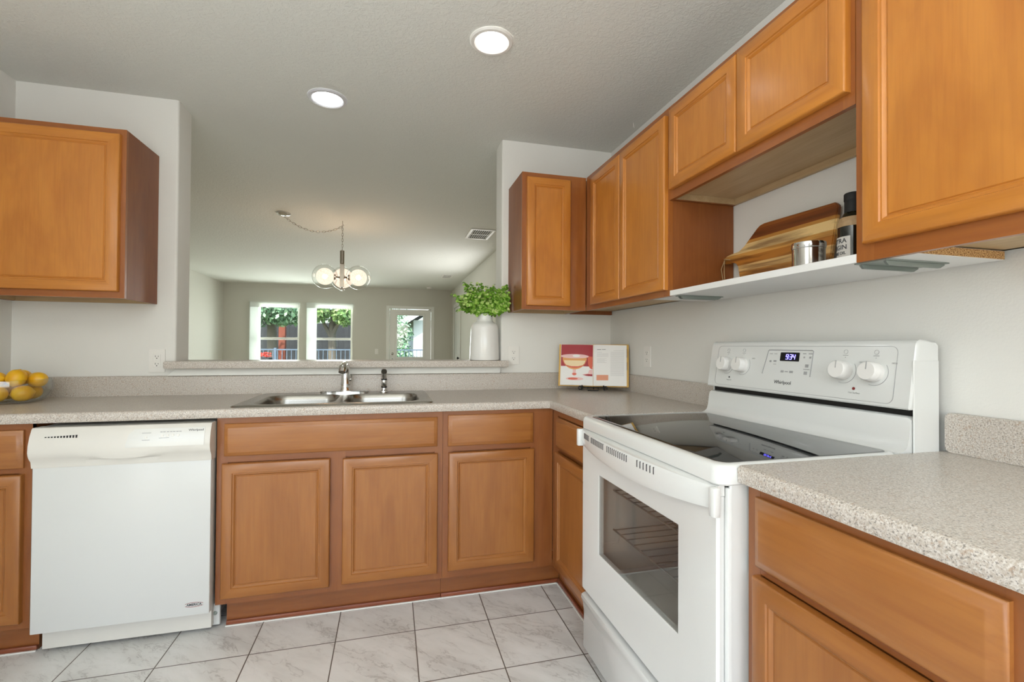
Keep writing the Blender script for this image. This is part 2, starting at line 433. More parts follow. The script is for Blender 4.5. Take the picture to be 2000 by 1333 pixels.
def text(s, size, mat, parent, name, Mx, align='CENTER', ext=.0003, bold=0):
    cu = bpy.data.curves.new('txt', 'FONT'); cu.body = s; cu.size = size; cu.align_x = align; cu.align_y = 'CENTER'
    cu.extrude = ext; cu.offset = bold; cu.resolution_u = 4
    ob = bpy.data.objects.new('txt', cu); COL.objects.link(ob)
    dg = bpy.context.evaluated_depsgraph_get()
    me = bpy.data.meshes.new_from_object(ob.evaluated_get(dg)); bpy.data.objects.remove(ob); bpy.data.curves.remove(cu)
    me.name = name; me.transform(Mx)
    off = Vector(BASE[parent.name])
    for v in me.vertices: v.co -= off
    me.materials.clear(); me.materials.append(mat)
    o = bpy.data.objects.new(name, me); COL.objects.link(o); o.parent = parent; BASE[o.name] = tuple(off)
    return o
def face_mx(x, y, z):      # lettering frame: x right, z up, facing -y
    return Matrix(((1, 0, 0, x), (0, 0, -1, y), (0, 1, 0, z), (0, 0, 0, 1)))
def rrect(x0, x1, y0, y1, r, n=6):
    out = []
    for cx, cy, a0 in ((x1-r, y1-r, 0), (x0+r, y1-r, 90), (x0+r, y0+r, 180), (x1-r, y0+r, 270)):
        for k in range(n+1):
            a = math.radians(a0 + 90*k/n); out.append((cx + r*math.cos(a), cy + r*math.sin(a)))
    return out

# ------------------------------------------------------------------ setting
H = 2.44; XL = -3.135; JL, JR = -2.45, -.728; WT = .164; YF = 7.83; XFL, XFR = -4.67, -.04; YB = -5.0
def sbox(name, m, *a, **k):
    return struct(MB().box(*a, **k).obj(name, m))
sbox('floor', M['tile'], XL-.1, .1, YB-.1, WT/2, -.08, 0)
sbox('floor_living', M['carpet'], XFL-.1, .1, WT/2, YF+.15, -.08, 0)
sbox('ceiling', M['ceiling'], XFL-.15, .15, YB-.15, YF+.2, H, H+.12)
sbox('wall_right', M['wall'], 0, .12, YB-.1, WT, 0, H)
# kitchen left wall, with a patio door opening further back
b = MB(); b.box(XL-.12, XL, -2.6, 0, 0, H); b.box(XL-.12, XL, YB, -4.6, 0, H); b.box(XL-.12, XL, -4.6, -2.6, 2.06, H)
struct(b.obj('wall_left', M['wall']))
b = MB(); b.box(XL-.12, -2.7, YB-.12, YB, 0, H); b.box(-.3, 0, YB-.12, YB, 0, H); b.box(-2.7, -.3, YB-.12, YB, 0, .65); b.box(-2.7, -.3, YB-.12, YB, 2.25, H)
struct(b.obj('wall_rear', M['wall']))
# sink wall: full height ends, half wall under the bar
def wall_end(x0, x1, left):
    r = .012; arc = lambda cx, cy, a0: [(cx + r*math.cos(math.radians(a0+90*k/5)), cy + r*math.sin(math.radians(a0+90*k/5))) for k in range(6)]
    if left: return [(x0, 0)] + arc(x1-r, r, -90) + arc(x1-r, WT-r, 0) + [(x0, WT)]
    return [(x1, WT)] + arc(x0+r, WT-r, 90) + arc(x0+r, r, 180) + [(x1, 0)]
b = MB()
b.prism(wall_end(XFL, JL, True), 0, H, lambda u, v, h: Vector((u, v, h)))
b.prism(wall_end(JR, 0, False), 0, H, lambda u, v, h: Vector((u, v, h)))
b.box(JL-.01, JR+.01, .0005, WT-.0005, 0, 1.0515)
struct(b.obj('wall_sink', M['wall'], smooth=50))
# bevelled trim under the bar
def bar_trim():
    lo = [(-.0005, 1.0142), (-.030, 1.0142), (-.029, 1.019), (-.010, 1.047), (-.010, 1.0515), (-.0005, 1.0515)]
    L = []
    for xb, xt in ((-2.474, -2.442), (-.742, -.729)):
        L.append([Vector((xb + (xt-xb)*(z-1.0142)/.0373, y, z)) for y, z in lo])
    struct(MB().loops(L).obj('trim_1', M['trim']))
bar_trim()
# living room shell
sbox('wall_living_left', M['wall_liv'], XFL-.12, XFL, 0, YF, 0, H)
b = MB(); b.box(XFR, XFR+.04, WT, 6.45, 0, H); b.box(XFR, XFR+.04, 7.3, YF, 0, H); b.box(XFR, XFR+.04, 6.45, 7.3, 2.0, H); b.box(XFR+.04, .12, WT, YF, 0, H)
struct(b.obj('wall_living_right', M['wall_liv']))
W1 = (-4.16, -3.24, .55, 2.05); W2 = (-3.085, -2.175, .55, 2.055); D1 = (-1.415, -.49, 0, 2.0)
b = MB()
xs = [XFL, W1[0], W1[1], W2[0], W2[1], D1[0], D1[1], 0.1]
for i in range(0, 8, 2): b.box(xs[i], xs[i+1], YF, YF+.14, 0, H)
for w in (W1, W2): b.box(w[0], w[1], YF, YF+.14, 0, w[2]); b.box(w[0], w[1], YF, YF+.14, w[3], H)
b.box(D1[0], D1[1], YF, YF+.14, D1[3], H)
struct(b.obj('wall_living_far', M['wall_liv']))

# ------------------------------------------------------------------ cabinet parts
def front_door(parent, x0, x1, z0, z1, yb, w=.039, t=.02, name='door'):
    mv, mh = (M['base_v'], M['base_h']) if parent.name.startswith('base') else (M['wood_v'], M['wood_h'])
    def ring(i, d): return [Vector((x0+i, yb-d, z0+i)), Vector((x1-i, yb-d, z0+i)), Vector((x1-i, yb-d, z1-i)), Vector((x0+i, yb-d, z1-i))]
    prof = [(0, 0), (0, t-.005), (.0015, t-.002), (.005, t), (w, t), (w+.002, t-.0035), (w+.006, t-.0035), (w+.008, t-.005), (w+.012, t-.010), (w+.016, t-.010)]
    b = MB(); b.loops([ring(*p) for p in prof], True, True, mif=lambda i, j: 1 if j in (0, 2) else 0)
    d = b.obj(name, [mv, mh], parent)
    i = w+.0145
    MB().box(x0+i, x1-i, yb-(t-.0075), yb-.004, z0+i, z1-i, .002, 1).obj('panel', mv, d)
    return d
def drawer_front(parent, x0, x1, z0, z1, yb, t=.02, name='drawer_front', w=.017):
    def ring(i, d): return [Vector((x0+i, yb-d, z0+i)), Vector((x1-i, yb-d, z0+i)), Vector((x1-i, yb-d, z1-i)), Vector((x0+i, yb-d, z1-i))]
    prof = [(0, 0), (0, t-.012), (.002, t-.0095), (.006, t-.008), (w-.003, t-.0015), (w, t-.0005), (w+.002, t)]
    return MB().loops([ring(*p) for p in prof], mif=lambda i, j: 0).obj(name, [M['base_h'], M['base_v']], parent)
def base_cabinet(label, x0, x1, rz, rails, stiles, toe_x=None, top=.874):
    c = thing('base_cabinet', label, 'cabinet', ((x0+x1)/2, -.3, 0), rz)
    b = MB(); b.box(x0, x1, -.5915, -.004, .112, top)
    tx = toe_x or (x0+.012, x1)
    b.box(tx[0], tx[1], -.545, -.004, .0, .112)
    b.obj('carcass', M['side'], c)
    b = MB()
    for s0, s1 in stiles: b.box(s0, s1, -.61, -.591, .112, .8755, mi=0)
    for r0, r1 in rails: b.box(x0, x1, -.6095, -.591, r0, r1, mi=1)
    b.box(x0+.002, x1-.002, -.600, -.590, .113, .874, mi=0)
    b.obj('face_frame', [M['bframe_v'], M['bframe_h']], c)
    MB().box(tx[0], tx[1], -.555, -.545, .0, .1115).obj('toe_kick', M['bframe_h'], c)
    sh = MB(); sh.box(tx[0], tx[1], -.568, -.5555, .0005, .02, .004, 2); sh.obj('shoe_moulding', M['shoe'], c)
    ck = MB(); ck.box(tx[0], tx[1], -.574, -.5682, .0003, .004); ck.obj('caulk_line', M['plastic'], c)
    return c
RAILS = [(.112, .150), (.69, .72), (.845, .8755)]
# sink run
c = base_cabinet('maple sink base cabinet with two doors, beside the white dishwasher', -2.062, -1.1445, 0, RAILS, [(-2.062, -2.022), (-1.635, -1.565), (-1.18, -1.1445)], (-2.035, -1.1445), top=.74)
drawer_front(c, -2.034, -1.169, .717, .85, -.61, name='false_drawer_front')
front_door(c, -2.04, -1.626, .139, .688, -.61); front_door(c, -1.575, -1.167, .143, .685, -.61)
c = base_cabinet('maple base cabinet with one drawer and one door, between sink cabinet and inner corner', -1.1435, -.611, 0, RAILS, [(-1.1435, -1.10), (-.725, -.611)], (-1.1435, -.5565))
drawer_front(c, -1.121, -.713, .714, .856, -.61); front_door(c, -1.118, -.709, .147, .685, -.61)
c = base_cabinet('maple base cabinet below the lemon bowl, on the vent side of the dishwasher', XL+.003, -2.676, 0, RAILS, [(XL+.003, -3.09), (-2.715, -2.676)], (XL+.003, -2.678))
drawer_front(c, -3.1, -2.6985, .709, .851, -.61); front_door(c, -3.1, -2.6985, .136, .686, -.61)
# range run (local x = distance from the corner)
c = base_cabinet('narrow maple base cabinet wedged between inner corner and range', .6125, 1.108, RR, RAILS, [(.6125, .68), (1.085, 1.108)], (.5575, 1.108))
drawer_front(c, .688, 1.09, .70, .842, -.61); front_door(c, .688, 1.09, .147, .678, -.61)
c = base_cabinet('maple drawer cabinet under the short countertop, on the near side of the range', 1.891, 2.372, RR, RAILS, [(1.891, 1.925), (2.335, 2.372)])
drawer_front(c, 1.919, 2.343, .706, .854, -.61, w=.02); front_door(c, 1.919, 2.343, .136, .687, -.61)

def wall_cabinet(label, x0, x1, z0, z1, rz, stiles, notch=(0, 0), face=None, yback=-.003):
    c = thing('wall_cabinet', label, 'cabinet', ((x0+x1)/2, -.15, z0), rz)
    b = MB()
    b.box(x0, x0+.014, -.288, yback, z0 + notch[0], z1); b.obj('side_panel', M['side'], c)
    b = MB(); b.box(x1-.014, x1, -.288, yback, z0+notch[1], z1); b.obj('side_panel', M['side'], c)
    b = MB(); b.box(x0+.0142, x1-.0142, -.288, yback, z0+.024, z0+.036); b.box(x0+.0142, x1-.0142, yback-.014, yback, z0+(.024 if max(notch) else .0), z0+.024)
    if not max(notch): b.box(x0+.0142, x0+.022, -.288, yback, z0+.001, z0+.024); b.box(x1-.022, x1-.0142, -.288, yback, z0+.001, z0+.024)
    b.obj('bottom_panel', M['under'], c)
    MB().box(x0+.0142, x1-.0142, -.288, yback, z0+.037, z1-.001).obj('carcass', M['side'], c)
    b = MB(); f0, f1 = face or (x0, x1)
    for s0, s1 in stiles: b.box(s0, s1, -.305, -.2885, z0, z1, mi=0)
    b.box(f0+.001, f1-.001, -.3045, -.2885, z0+.0002, z0+.042, mi=1); b.box(f0+.001, f1-.001, -.3045, -.2885, z1-.04, z1-.0003, mi=1)
    b.box(f0+.002, f1-.002, -.298, -.2886, z0+.002, z1-.002, mi=0)
    b.obj('face_frame', [M['frame_v'], M['frame_h']], c)
    return c
ZB, ZT = 1.379, 2.138
c = wall_cabinet('single-door maple wall cabinet above the bowl of lemons', XL+.003, -2.535, ZB, ZT, 0, [(XL+.003, -3.09), (-2.572, -2.535)])
front_door(c, -3.105, -2.554, 1.408, 2.112, -.305, w=.042)
c = wall_cabinet('narrow single-door maple wall cabinet over the cookbook, beside the white vase', -.686, -.31, ZB, ZT, 0, [(-.686, -.65), (-.415, -.3075)], face=(-.686, -.3075))
front_door(c, -.661, -.406, 1.40, 2.11, -.305)
c = wall_cabinet('tall two-door maple wall cabinet between inner corner and white shelf', .012, 1.122, ZB, ZT, RR, [(.3075, .41), (1.085, 1.122)], notch=(0, .024), face=(.3075, 1.122))
front_door(c, .400, .731, 1.404, 2.104, -.305); front_door(c, .735, 1.113, 1.404, 2.106, -.305)
c = wall_cabinet('short two-door maple wall cabinet high above the range and shelf', 1.1235, 1.8915, 1.762, ZT, RR, [(1.1235, 1.155), (1.86, 1.8915)])
front_door(c, 1.143, 1.511, 1.797, 2.112, -.305); front_door(c, 1.515, 1.88, 1.795, 2.114, -.305)
MB().lathe([(.016, 0), (.016, .002)], (1.80, -.13, 1.7838), 20).obj('cable_hole', M['slot'], c)
c = wall_cabinet('large single-door maple wall cabinet above the short countertop, right of the white shelf', 1.893, 2.36, ZB, ZT, RR, [(1.893, 1.935), (2.32, 2.36)], notch=(.024, 0))
front_door(c, 1.919, 2.336, 1.418, 2.112, -.305, w=.040)

# ------------------------------------------------------------------ countertops
SX0, SX1, SY0, SY1 = -2.005, -1.205, -.585, -.085        # sink cut-out
def nosing(b, path, d0=.02):
    prof = [(0, .8765), (d0+.003, .8765), (d0+.005, .879), (d0+.005, .900)]
    r = .012
    for k in range(1, 7):
        a = math.radians(90*k/6); prof.append((d0+.005-r+r*math.cos(a), .902 + r*math.sin(a)))
    prof += [(0, .914)]
    L = []
    for i, p in enumerate(path):
        p = Vector(p)
        def nrm(a, c): d = (Vector(c)-Vector(a)).normalized(); return Vector((d.y, -d.x))
        if i == 0: n = nrm(path[0], path[1]); s = 1
        elif i == len(path)-1: n = nrm(path[-2], path[-1]); s = 1
        else:
            n1, n2 = nrm(path[i-1], p), nrm(p, path[i+1]); n = (n1+n2).normalized(); s = 1/n.dot(n1)
        L.append([Vector((p.x + n.x*d*s, p.y + n.y*d*s, z)) for d, z in prof])
    b.loops(L)
ct = thing('countertop', 'long L-shaped speckled laminate countertop holding sink and lemons', 'countertop', (-1.6, -.3, .876))
b = MB()
for x0, x1, y0, y1 in ((XL+.003, SX0, -.61, -.003), (SX0, SX1, -.61, SY0), (SX0, SX1, SY1, -.003), (SX1, -.003, -.61, -.003), (-.61, -.003, -1.112, -.61)):
    b.box(x0, x1, y0, y1, .8765, .914)
nosing(b, [(XL+.003, -.61), (-.61, -.61), (-.61, -1.112)])
b.obj('top', M['counter'], ct, 50)
def splash(parent, pts):
    """pts: plan polyline of the wall line; room side on the right of travel"""
    prof = [(.0, .9142), (.019, .9142), (.019, 1.004), (.017, 1.010), (.012, 1.0135), (0, 1.0135)]
    b = MB(); L = []
    for i, p in enumerate(pts):
        def nrm(a, c): d = (Vector(c)-Vector(a)).normalized(); return Vector((d.y, -d.x))
        if i == 0: n = nrm(pts[0], pts[1]); s = 1
        elif i == len(pts)-1: n = nrm(pts[-2], pts[-1]); s = 1
        else:
            n1, n2 = nrm(pts[i-1], p), nrm(p, pts[i+1]); n = (n1+n2).normalized(); s = 1/n.dot(n1)
        L.append([Vector((p[0] + n.x*d*s, p[1] + n.y*d*s, z)) for d, z in prof])
    b.loops(L); return b.obj('backsplash', M['counter'], parent)
splash(ct, [(XL+.003, -.003), (-.003, -.003), (-.003, -1.112)])
ct = thing('countertop', 'short separate piece of speckled laminate countertop on the near side of the range', 'countertop', (-.3, -2.1, .876))
b = MB()
def rounded_end():
    # slab with softened ends: outline in plan plus nosing along the front and far corner
    y0, y1 = -1.886, -2.368
    b.box(-.61, -.003, y1, y0, .8765, .914)
    nosing(b, [(-.61, y0), (-.61, y1)])
rounded_end(); b.obj('top', M['counter'], ct, 50)
bs = MB()
bs.prism(rrect(1.894, 2.368, .9145, 1.0135, .014, 4), .003, .022, lambda u, v, h: Vector((-h, -u, v)), bev=0)
bs.obj('backsplash', M['counter'], ct)
# bar ledge
b = MB(); b.prism([(-2.482, -.062), (-.694, -.062), (-.694, -.0015), (JR-.001, -.0015), (JR-.001, WT+.0015), (-.694, WT+.0015), (-.694, .24), (-2.482, .24), (-2.482, WT+.0015), (JL+.001, WT+.0015), (JL+.001, -.0015), (-2.482, -.0015)], 1.052, 1.088, lambda u, v, h: Vector((u, v, h)), bev=.003)
tag(b.obj('bar_ledge', M['counter'], base=(-1.59, .08, 1.052)), 'long narrow speckled laminate bar ledge capping the half wall behind the sink', 'ledge')

# ------------------------------------------------------------------ sink and faucet
sk = thing('sink', 'double-bowl stainless steel drop-in sink set in the long counter', 'sink', (-1.6, -.33, .914))
def sink_mesh():
    zt = .9195
    b = bmesh.new()
    def loop(pts, z):
        vs = [b.verts.new((x, y, z)) for x, y in pts]
        return vs, [b.edges.new((vs[i], vs[(i+1) % len(vs)])) for i in range(len(vs))]
    outer, eo = loop(rrect(-2.018, -1.192, -.606, -.062, .025), zt)
    bowls = [(-1.960, -1.622, -.566, -.180), (-1.590, -1.242, -.566, -.180)]
    es = list(eo); bl = []
    for x0, x1, y0, y1 in bowls:
        v, e = loop(rrect(x0, x1, y0, y1, .085, 8), zt); es += e; bl.append(v)
    bmesh.ops.triangle_fill(b, use_beauty=True, use_dissolve=False, edges=es)
    # remove fills inside bowls
    kill = []
    for f in b.faces:
        c = f.calc_center_median()
        for x0, x1, y0, y1 in bowls:
            if all(any(v is w for w in bl[bowls.index((x0, x1, y0, y1))]) for v in f.verts): kill.append(f)
    bmesh.ops.delete(b, geom=list(set(kill)), context='FACES_ONLY')
    # bowls
    for (x0, x1, y0, y1), top in zip(bowls, bl):
        prev = top
        for inset, z, r in ((.004, zt-.004, .082), (.008, zt-.03, .079), (.014, zt-.13, .074), (.024, zt-.15, .066), (.045, zt-.16, .05)):
            cur = [b.verts.new((x, y, z)) for x, y in rrect(x0+inset, x1-inset, y0+inset, y1-inset, r, 8)]
            for i in range(len(cur)):
                k = (i+1) % len(cur); b.faces.new((prev[i], prev[k], cur[k], cur[i]))
            prev = cur
        b.faces.new(prev)
    # rolled outer lip
    prev = outer
    for o, z in ((.003, zt-.001), (.006, .9145)):
        cur = [b.verts.new((x, y, z)) for x, y in rrect(-2.018-o, -1.192+o, -.606-o, -.062+o, .025+o)]
        for i in range(len(cur)):
            k = (i+1) % len(cur); b.faces.new((prev[i], prev[k], cur[k], cur[i]))
        prev = cur
    bmesh.ops.recalc_face_normals(b, faces=b.faces[:])
    up = [f for f in b.faces if abs(f.calc_center_median().z - zt) < 1e-4]
    if up and up[0].normal.z < 0: bmesh.ops.reverse_faces(b, faces=b.faces[:])
    m = MB(); m.absorb(b, 0); m.obj('basin', M['steel'], sk, 40)
sink_mesh()
for x in (-1.79, -1.41):
    MB().lathe([(.04, .7602), (.04, .763), (.03, .764), (.026, .7615)], (x, -.37, 0), 24).obj('drain', M['chrome'], sk)
f = thing('faucet', 'chrome single-spout kitchen faucet standing behind the sink bowls', 'faucet', (-1.612, -.112, .9195))
MB().prism([( -1.615 + .125*math.copysign(abs(math.cos(a))**.8, math.cos(a)), -.112 + .030*math.copysign(abs(math.sin(a))**.8, math.sin(a))) for a in [2*math.pi*k/36 for k in range(36)]], .92, .930, lambda u, v, h: Vector((u, v, h)), bev=.003).obj('deck_plate', M['chrome'], f)
b = MB(); b.lathe([(.029, .930), (.029, .935), (.026, .940), (.0235, .955), (.023, .962), (.0245, .964), (.0245, .969), (.0225, .973), (.0215, 1.02), (.019, 1.035)], (-1.612, -.112, 0), 28, cap1=True); b.obj('body', M['chrome'], f)
b = MB()
pts = [(-1.612, -.112, 1.02), (-1.612, -.113, 1.045), (-1.611, -.125, 1.063), (-1.612, -.150, 1.071), (-1.614, -.185, 1.069), (-1.616, -.212, 1.060)]
b.tube(pts, [.0205, .0205, .0195, .0185, .0175, .017], 18); b.obj('spout', M['chrome'], f)
b = MB(); b.tube([(-1.616, -.208, 1.062), (-1.617, -.225, 1.048), (-1.618, -.232, 1.036)], [.0195, .020, .0185], 18); b.obj('spray_head', M['chrome'], f)
b = MB(); b.tube([(-1.594, -.110, .99), (-1.583, -.108, .991)], .010, 12); b.tube([(-1.585, -.106, .992), (-1.584, -.088, 1.000), (-1.585, -.07, 1.012)], [.005, .0045, .005], 10); b.obj('handle', M['chrome'], f)
s = thing('side_sprayer', 'small chrome side sprayer standing right of the faucet', 'sprayer', (-1.412, -.105, .9195))
b = MB(); b.lathe([(.023, .92), (.022, .926), (.014, .934), (.013, .942)], (-1.412, -.105, 0), 24); b.obj('escutcheon', M['chrome'], s)
b = MB(); b.lathe([(.0125, .942), (.015, .946), (.0145, .985), (.0135, .99), (.0145, .993), (.0145, 1.018), (.0165, 1.026)], (-1.412, -.105, 0), 24); b.obj('wand', M['chrome'], s)
b = MB(); b.lathe([(.0147, .944), (.0155, .946), (.0155, .950), (.0147, .952)], (-1.412, -.105, 0), 24); b.obj('grip_ring', M['slot'], s); b = MB(); b.lathe([(.0142, .984), (.0152, .986), (.0152, .991), (.0142, .993)], (-1.412, -.105, 0), 24); b.obj('grip_ring', M['slot'], s)
b = MB(); b.tube([(-1.412, -.100, 1.022), (-1.412, -.108, 1.034), (-1.412, -.122, 1.036), (-1.412, -.132, 1.033)], [.0165, .0165, .0155, .015], 18); b.obj('spray_head', M['chrome'], s)

# ------------------------------------------------------------------ dishwasher
d = thing('dishwasher', 'white built-in dishwasher below the counter, between two maple cabinets', 'dishwasher', (-2.36, -.3, 0))
DX0, DX1 = -2.654, -2.066
b = MB(); b.box(DX0+.012, DX1-.012, -.60, -.02, .02, .862); b.obj('tub', M['bisque'], d)
MB().box(DX0+.003, DX1-.003, -.652, -.600, .104, .716, .003, 2).obj('door', M['white_dw'], d)
def dw_console():
    # bulging control fascia, with a scooped pull along its lower middle
    b = MB(); nx = 29; L = []
    for i in range(nx):
        t = i/(nx-1); x = DX0 + .001 + (DX1-DX0-.002)*t
        u = abs(t-.5)/.3
        sc = .5*(1+math.cos(math.pi*u)) if u < 1 else 0.0
        prof = [(-.602, .714), (-.654, .714), (-.656, .722), (-.658, .738), (-.668 - .006*sc, .752 - .012*sc), (-.672 - .004*sc, .762 - .012*sc), (-.675, .775 - .006*sc), (-.673, .80), (-.666, .83), (-.656, .856), (-.650, .862), (-.602, .862)]
        L.append([Vector((x, y, z)) for y, z in prof])
    b.loops(L); return b.obj('control_panel', M['bisque'], d, 40)
dwc = dw_console()
def dwy(z):   # fascia front at a height
    pts = [(.775, -.675), (.80, -.673), (.83, -.666), (.856, -.656)]
    for (z0, y0), (z1, y1) in zip(pts, pts[1:]):
        if z <= z1: return y0 + (y1-y0)*(z-z0)/(z1-z0)
    return -.656
b = MB()
for i in range(11):
    x = -2.606 + i*.0094; h = .003 + .0075*i/10; z = .829
    yy = dwy(z)
    b.box(x, x+.0052, yy-.0012, yy+.006, z-h*.5, z+h*.5)
b.obj('vent_slots', M['slot'], d)
def console_inset():
    b = MB(); L = []
    for x0, x1, z in ((-2.352, -2.088, .780), (-2.349, -2.087, .80), (-2.343, -2.087, .83), (-2.325, -2.088, .848)):
        y = dwy(z)
        L.append([Vector((x0, y-.0012, z)), Vector((x1, y-.0012, z)), Vector((x1, y+.004, z)), Vector((x0, y+.004, z))])
    b.loops(L); b.obj('control_inset', M['console'], d)
console_inset()
b = MB()
for x, z in ((-2.285, .815), (-2.232, .820), (-2.214, .820), (-2.196, .8205), (-2.178, .8205)):
    yy = dwy(z); MB().lathe([(.0048, 0), (.0048, .0012), (.004, .0018)], (x, yy-.001, z), 14, axis='y').obj('button', M['plastic'], d)
b = MB()
for x, z, w in ((-2.285, .832, .03), (-2.285, .806, .026), (-2.225, .812, .034)):
    yy = dwy(z); MB().box(x-w/2, x+w/2, yy-.0016, yy, z-.0009, z+.0009).obj('printed_caption', M['ink'], d)
b = MB()
for x in (-2.236, -2.226, -2.214, -2.203, -2.193, -2.182, -2.172):
    z = .834; yy = dwy(z); b.box(x-.004, x+.004, yy-.0016, yy, z-.0018, z+.0018)
b.obj('printed_marks', M['ink'], d)
mx = face_mx(-2.118, dwy(.838)-.0016, .838) @ Matrix.Rotation(math.radians(-20), 4, 'X')
text('Whirlpool', .0125, M['ink_dark'], d, 'brand_lettering', mx)
mx = face_mx(-2.122, -.6524, .146)
text('AMERICA', .0125, M['ink_dark'], d, 'badge_lettering', mx, bold=.0003)
b = MB()
for s in (-1, 1): b.tube([(-2.122 + .035*math.cos(a), -.6523, .146 + s*.0085*math.sin(a)) for a in [math.pi*(.15+.7*k/12) for k in range(13)]], .0007, 5)
b.obj('badge_swoosh', M['ink_red'], d)
kp = MB().box(DX0+.018, DX1+.010, -.572, -.556, .012, .100, .002, 1).obj('kick_plate', M['white_dw'], d)
for x in (-2.622, -2.073):
    MB().lathe([(.0085, 0), (.0085, .002), (.006, .004)], (x, -.572, .062), 16, axis='y').obj('screw', M['galv'], kp)

# ------------------------------------------------------------------ range  (range-run coordinates)
X0, X1 = 1.1155, 1.884
rg = thing('range', 'white freestanding electric range with black glass cooktop', 'range', ((X0+X1)/2, -.33, 0), RR)
b = MB()
b.box(X0+.004, X0+.012, -.648, -.03, .03, .885); b.box(X1-.012, X1-.004, -.648, -.03, .03, .885, .002, 1)
b.box(X0+.012, X1-.012, -.05, -.03, .03, .885); b.box(X0+.012, X1-.012, -.63, -.05, .03, .05); b.box(X0+.012, X1-.012, -.63, -.05, .80, .885)
b.box(X0+.012, X0+.10, -.640, -.05, .05, .80); b.box(X1-.10, X1-.012, -.640, -.05, .05, .80); b.box(X0+.1, X1-.1, -.640, -.05, .05, .36)
b.box(X1-.02, X1-.0042, -.654, -.630, .05, .862, .003, 2)
b.obj('body', M['white'], rg)
b = MB(); cx0, cx1 = X0+.1005, X1-.1005
b.box(cx0, cx1, -.10, -.0505, .36, .80); b.box(cx0, cx1, -.64, -.10, .3605, .37); b.box(cx0, cx1, -.64, -.10, .79, .7995)
b.box(cx0, cx0+.012, -.64, -.10, .37, .79); b.box(cx1-.012, cx1, -.64, -.10, .37, .79)
b.obj('oven_cavity', M['oven_in'], rg)
for z in (.52, .66):
    b = MB()
    for k in range(13): x = cx0+.02 + (cx1-cx0-.04)*k/12; b.tube([(x, -.60, z), (x, -.12, z)], .002, 6)
    for y in (-.60, -.36, -.12): b.tube([(cx0+.013, y, z), (cx1-.013, y, z)], .003, 6)
    b.obj('oven_rack', M['rack'], rg)
def cooktop():
    b = MB(); yo0, yo1 = -.680, -.150
    def lp(i, z, r): return [Vector((u, v, z)) for u, v in rrect(X0+i, X1-i, yo0+i, yo1-i*.2, r, 6)]
    b.loops([lp(.004, .868, .026), lp(0, .872, .03), lp(0, .902, .03), lp(.004, .911, .028), (lp(.010, .9145, .026)), lp(.022, .9145, .03), lp(.026, .9128, .03)], True, True)
    b.obj('cooktop_frame', M['white'], rg, 40)
    b = MB()
    def lq(i, z): return [Vector((u, v, z)) for u, v in rrect(X0+.025+i, X1-.025-i, yo0+.027+i, yo1-.004, .028, 6)]
    b.loops([lq(0, .9125), lq(0, .9137), lq(.001, .9142)], True, True)
    b.obj('cooktop_glass', M['glasstop'], rg)
cooktop()
# backguard
A = math.atan2(.027, .176)
PX = 0.0
def panel_mx():   # u = lx, v = up the sloped face, w = out of it
    up = Vector((0, math.sin(A), math.cos(A))); out = Vector((0, -math.cos(A), math.sin(A)))
    m = Matrix.Identity(4)
    for i in range(3): m[i][0] = (1, 0, 0)[i]; m[i][1] = up[i]; m[i][2] = out[i]
    m.translation = Vector((0, -.1253, 1.020)); return m
PM = panel_mx()
def backguard():
    b = MB(); L = []
    for x, s in ((X0, 0), (X0+.004, 1), (X1-.004, 1), (X1, 0)):
        e = 0 if s else .004
        prof = [(-.028, 1.020+e), (-.122+e, 1.020+e), (-.1245+e, 1.024+e), (-.100+e, 1.184-e), (-.095+e, 1.193-e), (-.085, 1.1975-e), (-.036, 1.1935-e), (-.028, 1.186-e)]
        L.append([Vector((x, y, z)) for y, z in prof])
    b.loops(L)
    o = b.obj('control_panel', M['white'], rg, 40)
    b = MB(); b.box(X0+.004, X1-.004, -.090, -.028, .885, 1.0195); b.obj('backguard_frame', M['black'], rg)
    b = MB(); b.box(X1-.003, X1+.001, -.112, -.026, .885, 1.145, .0015, 1); b.obj('end_cap', M['white'], rg)
    b = MB(); b.box(X0-.001, X0+.003, -.094, -.026, .885, 1.145, .0015, 1); b.obj('end_cap', M['white'], rg)
    # lower apron sweeping into the cooktop
    b = MB(); L = []
    for x, dz in ((X0+.002, -.004), (X0+.010, 0), (X1-.014, 0), (X1-.005, -.006)):
        prof = [(-.0905, .905), (-.1515, .905), (-.1515, .9135), (-.140, .9155), (-.128, .924), (-.121, .945), (-.116, .990+dz), (-.112, .999+dz), (-.104, 1.002+dz), (-.0905, 1.002+dz)]
        L.append([Vector((x, y, z)) for y, z in prof])
    b.loops(L); b.obj('lower_apron', M['white'], rg, 40)
    return o
cp = backguard()
b = MB(PM)
ox = [(u, v) for u, v in rrect(1.160, 1.842, .010, .163, .018, 5)]; ix = [(u, v) for u, v in rrect(1.1612, 1.8408, .0112, .1618, .017, 5)]
b.loops([[Vector((u, v, -.0005)) for u, v in ox], [Vector((u, v, .0006)) for u, v in ox], [Vector((u, v, .0006)) for u, v in ix], [Vector((u, v, .0002)) for u, v in ix]], False, False)
b.obj('panel_outline', M['ink'], rg)
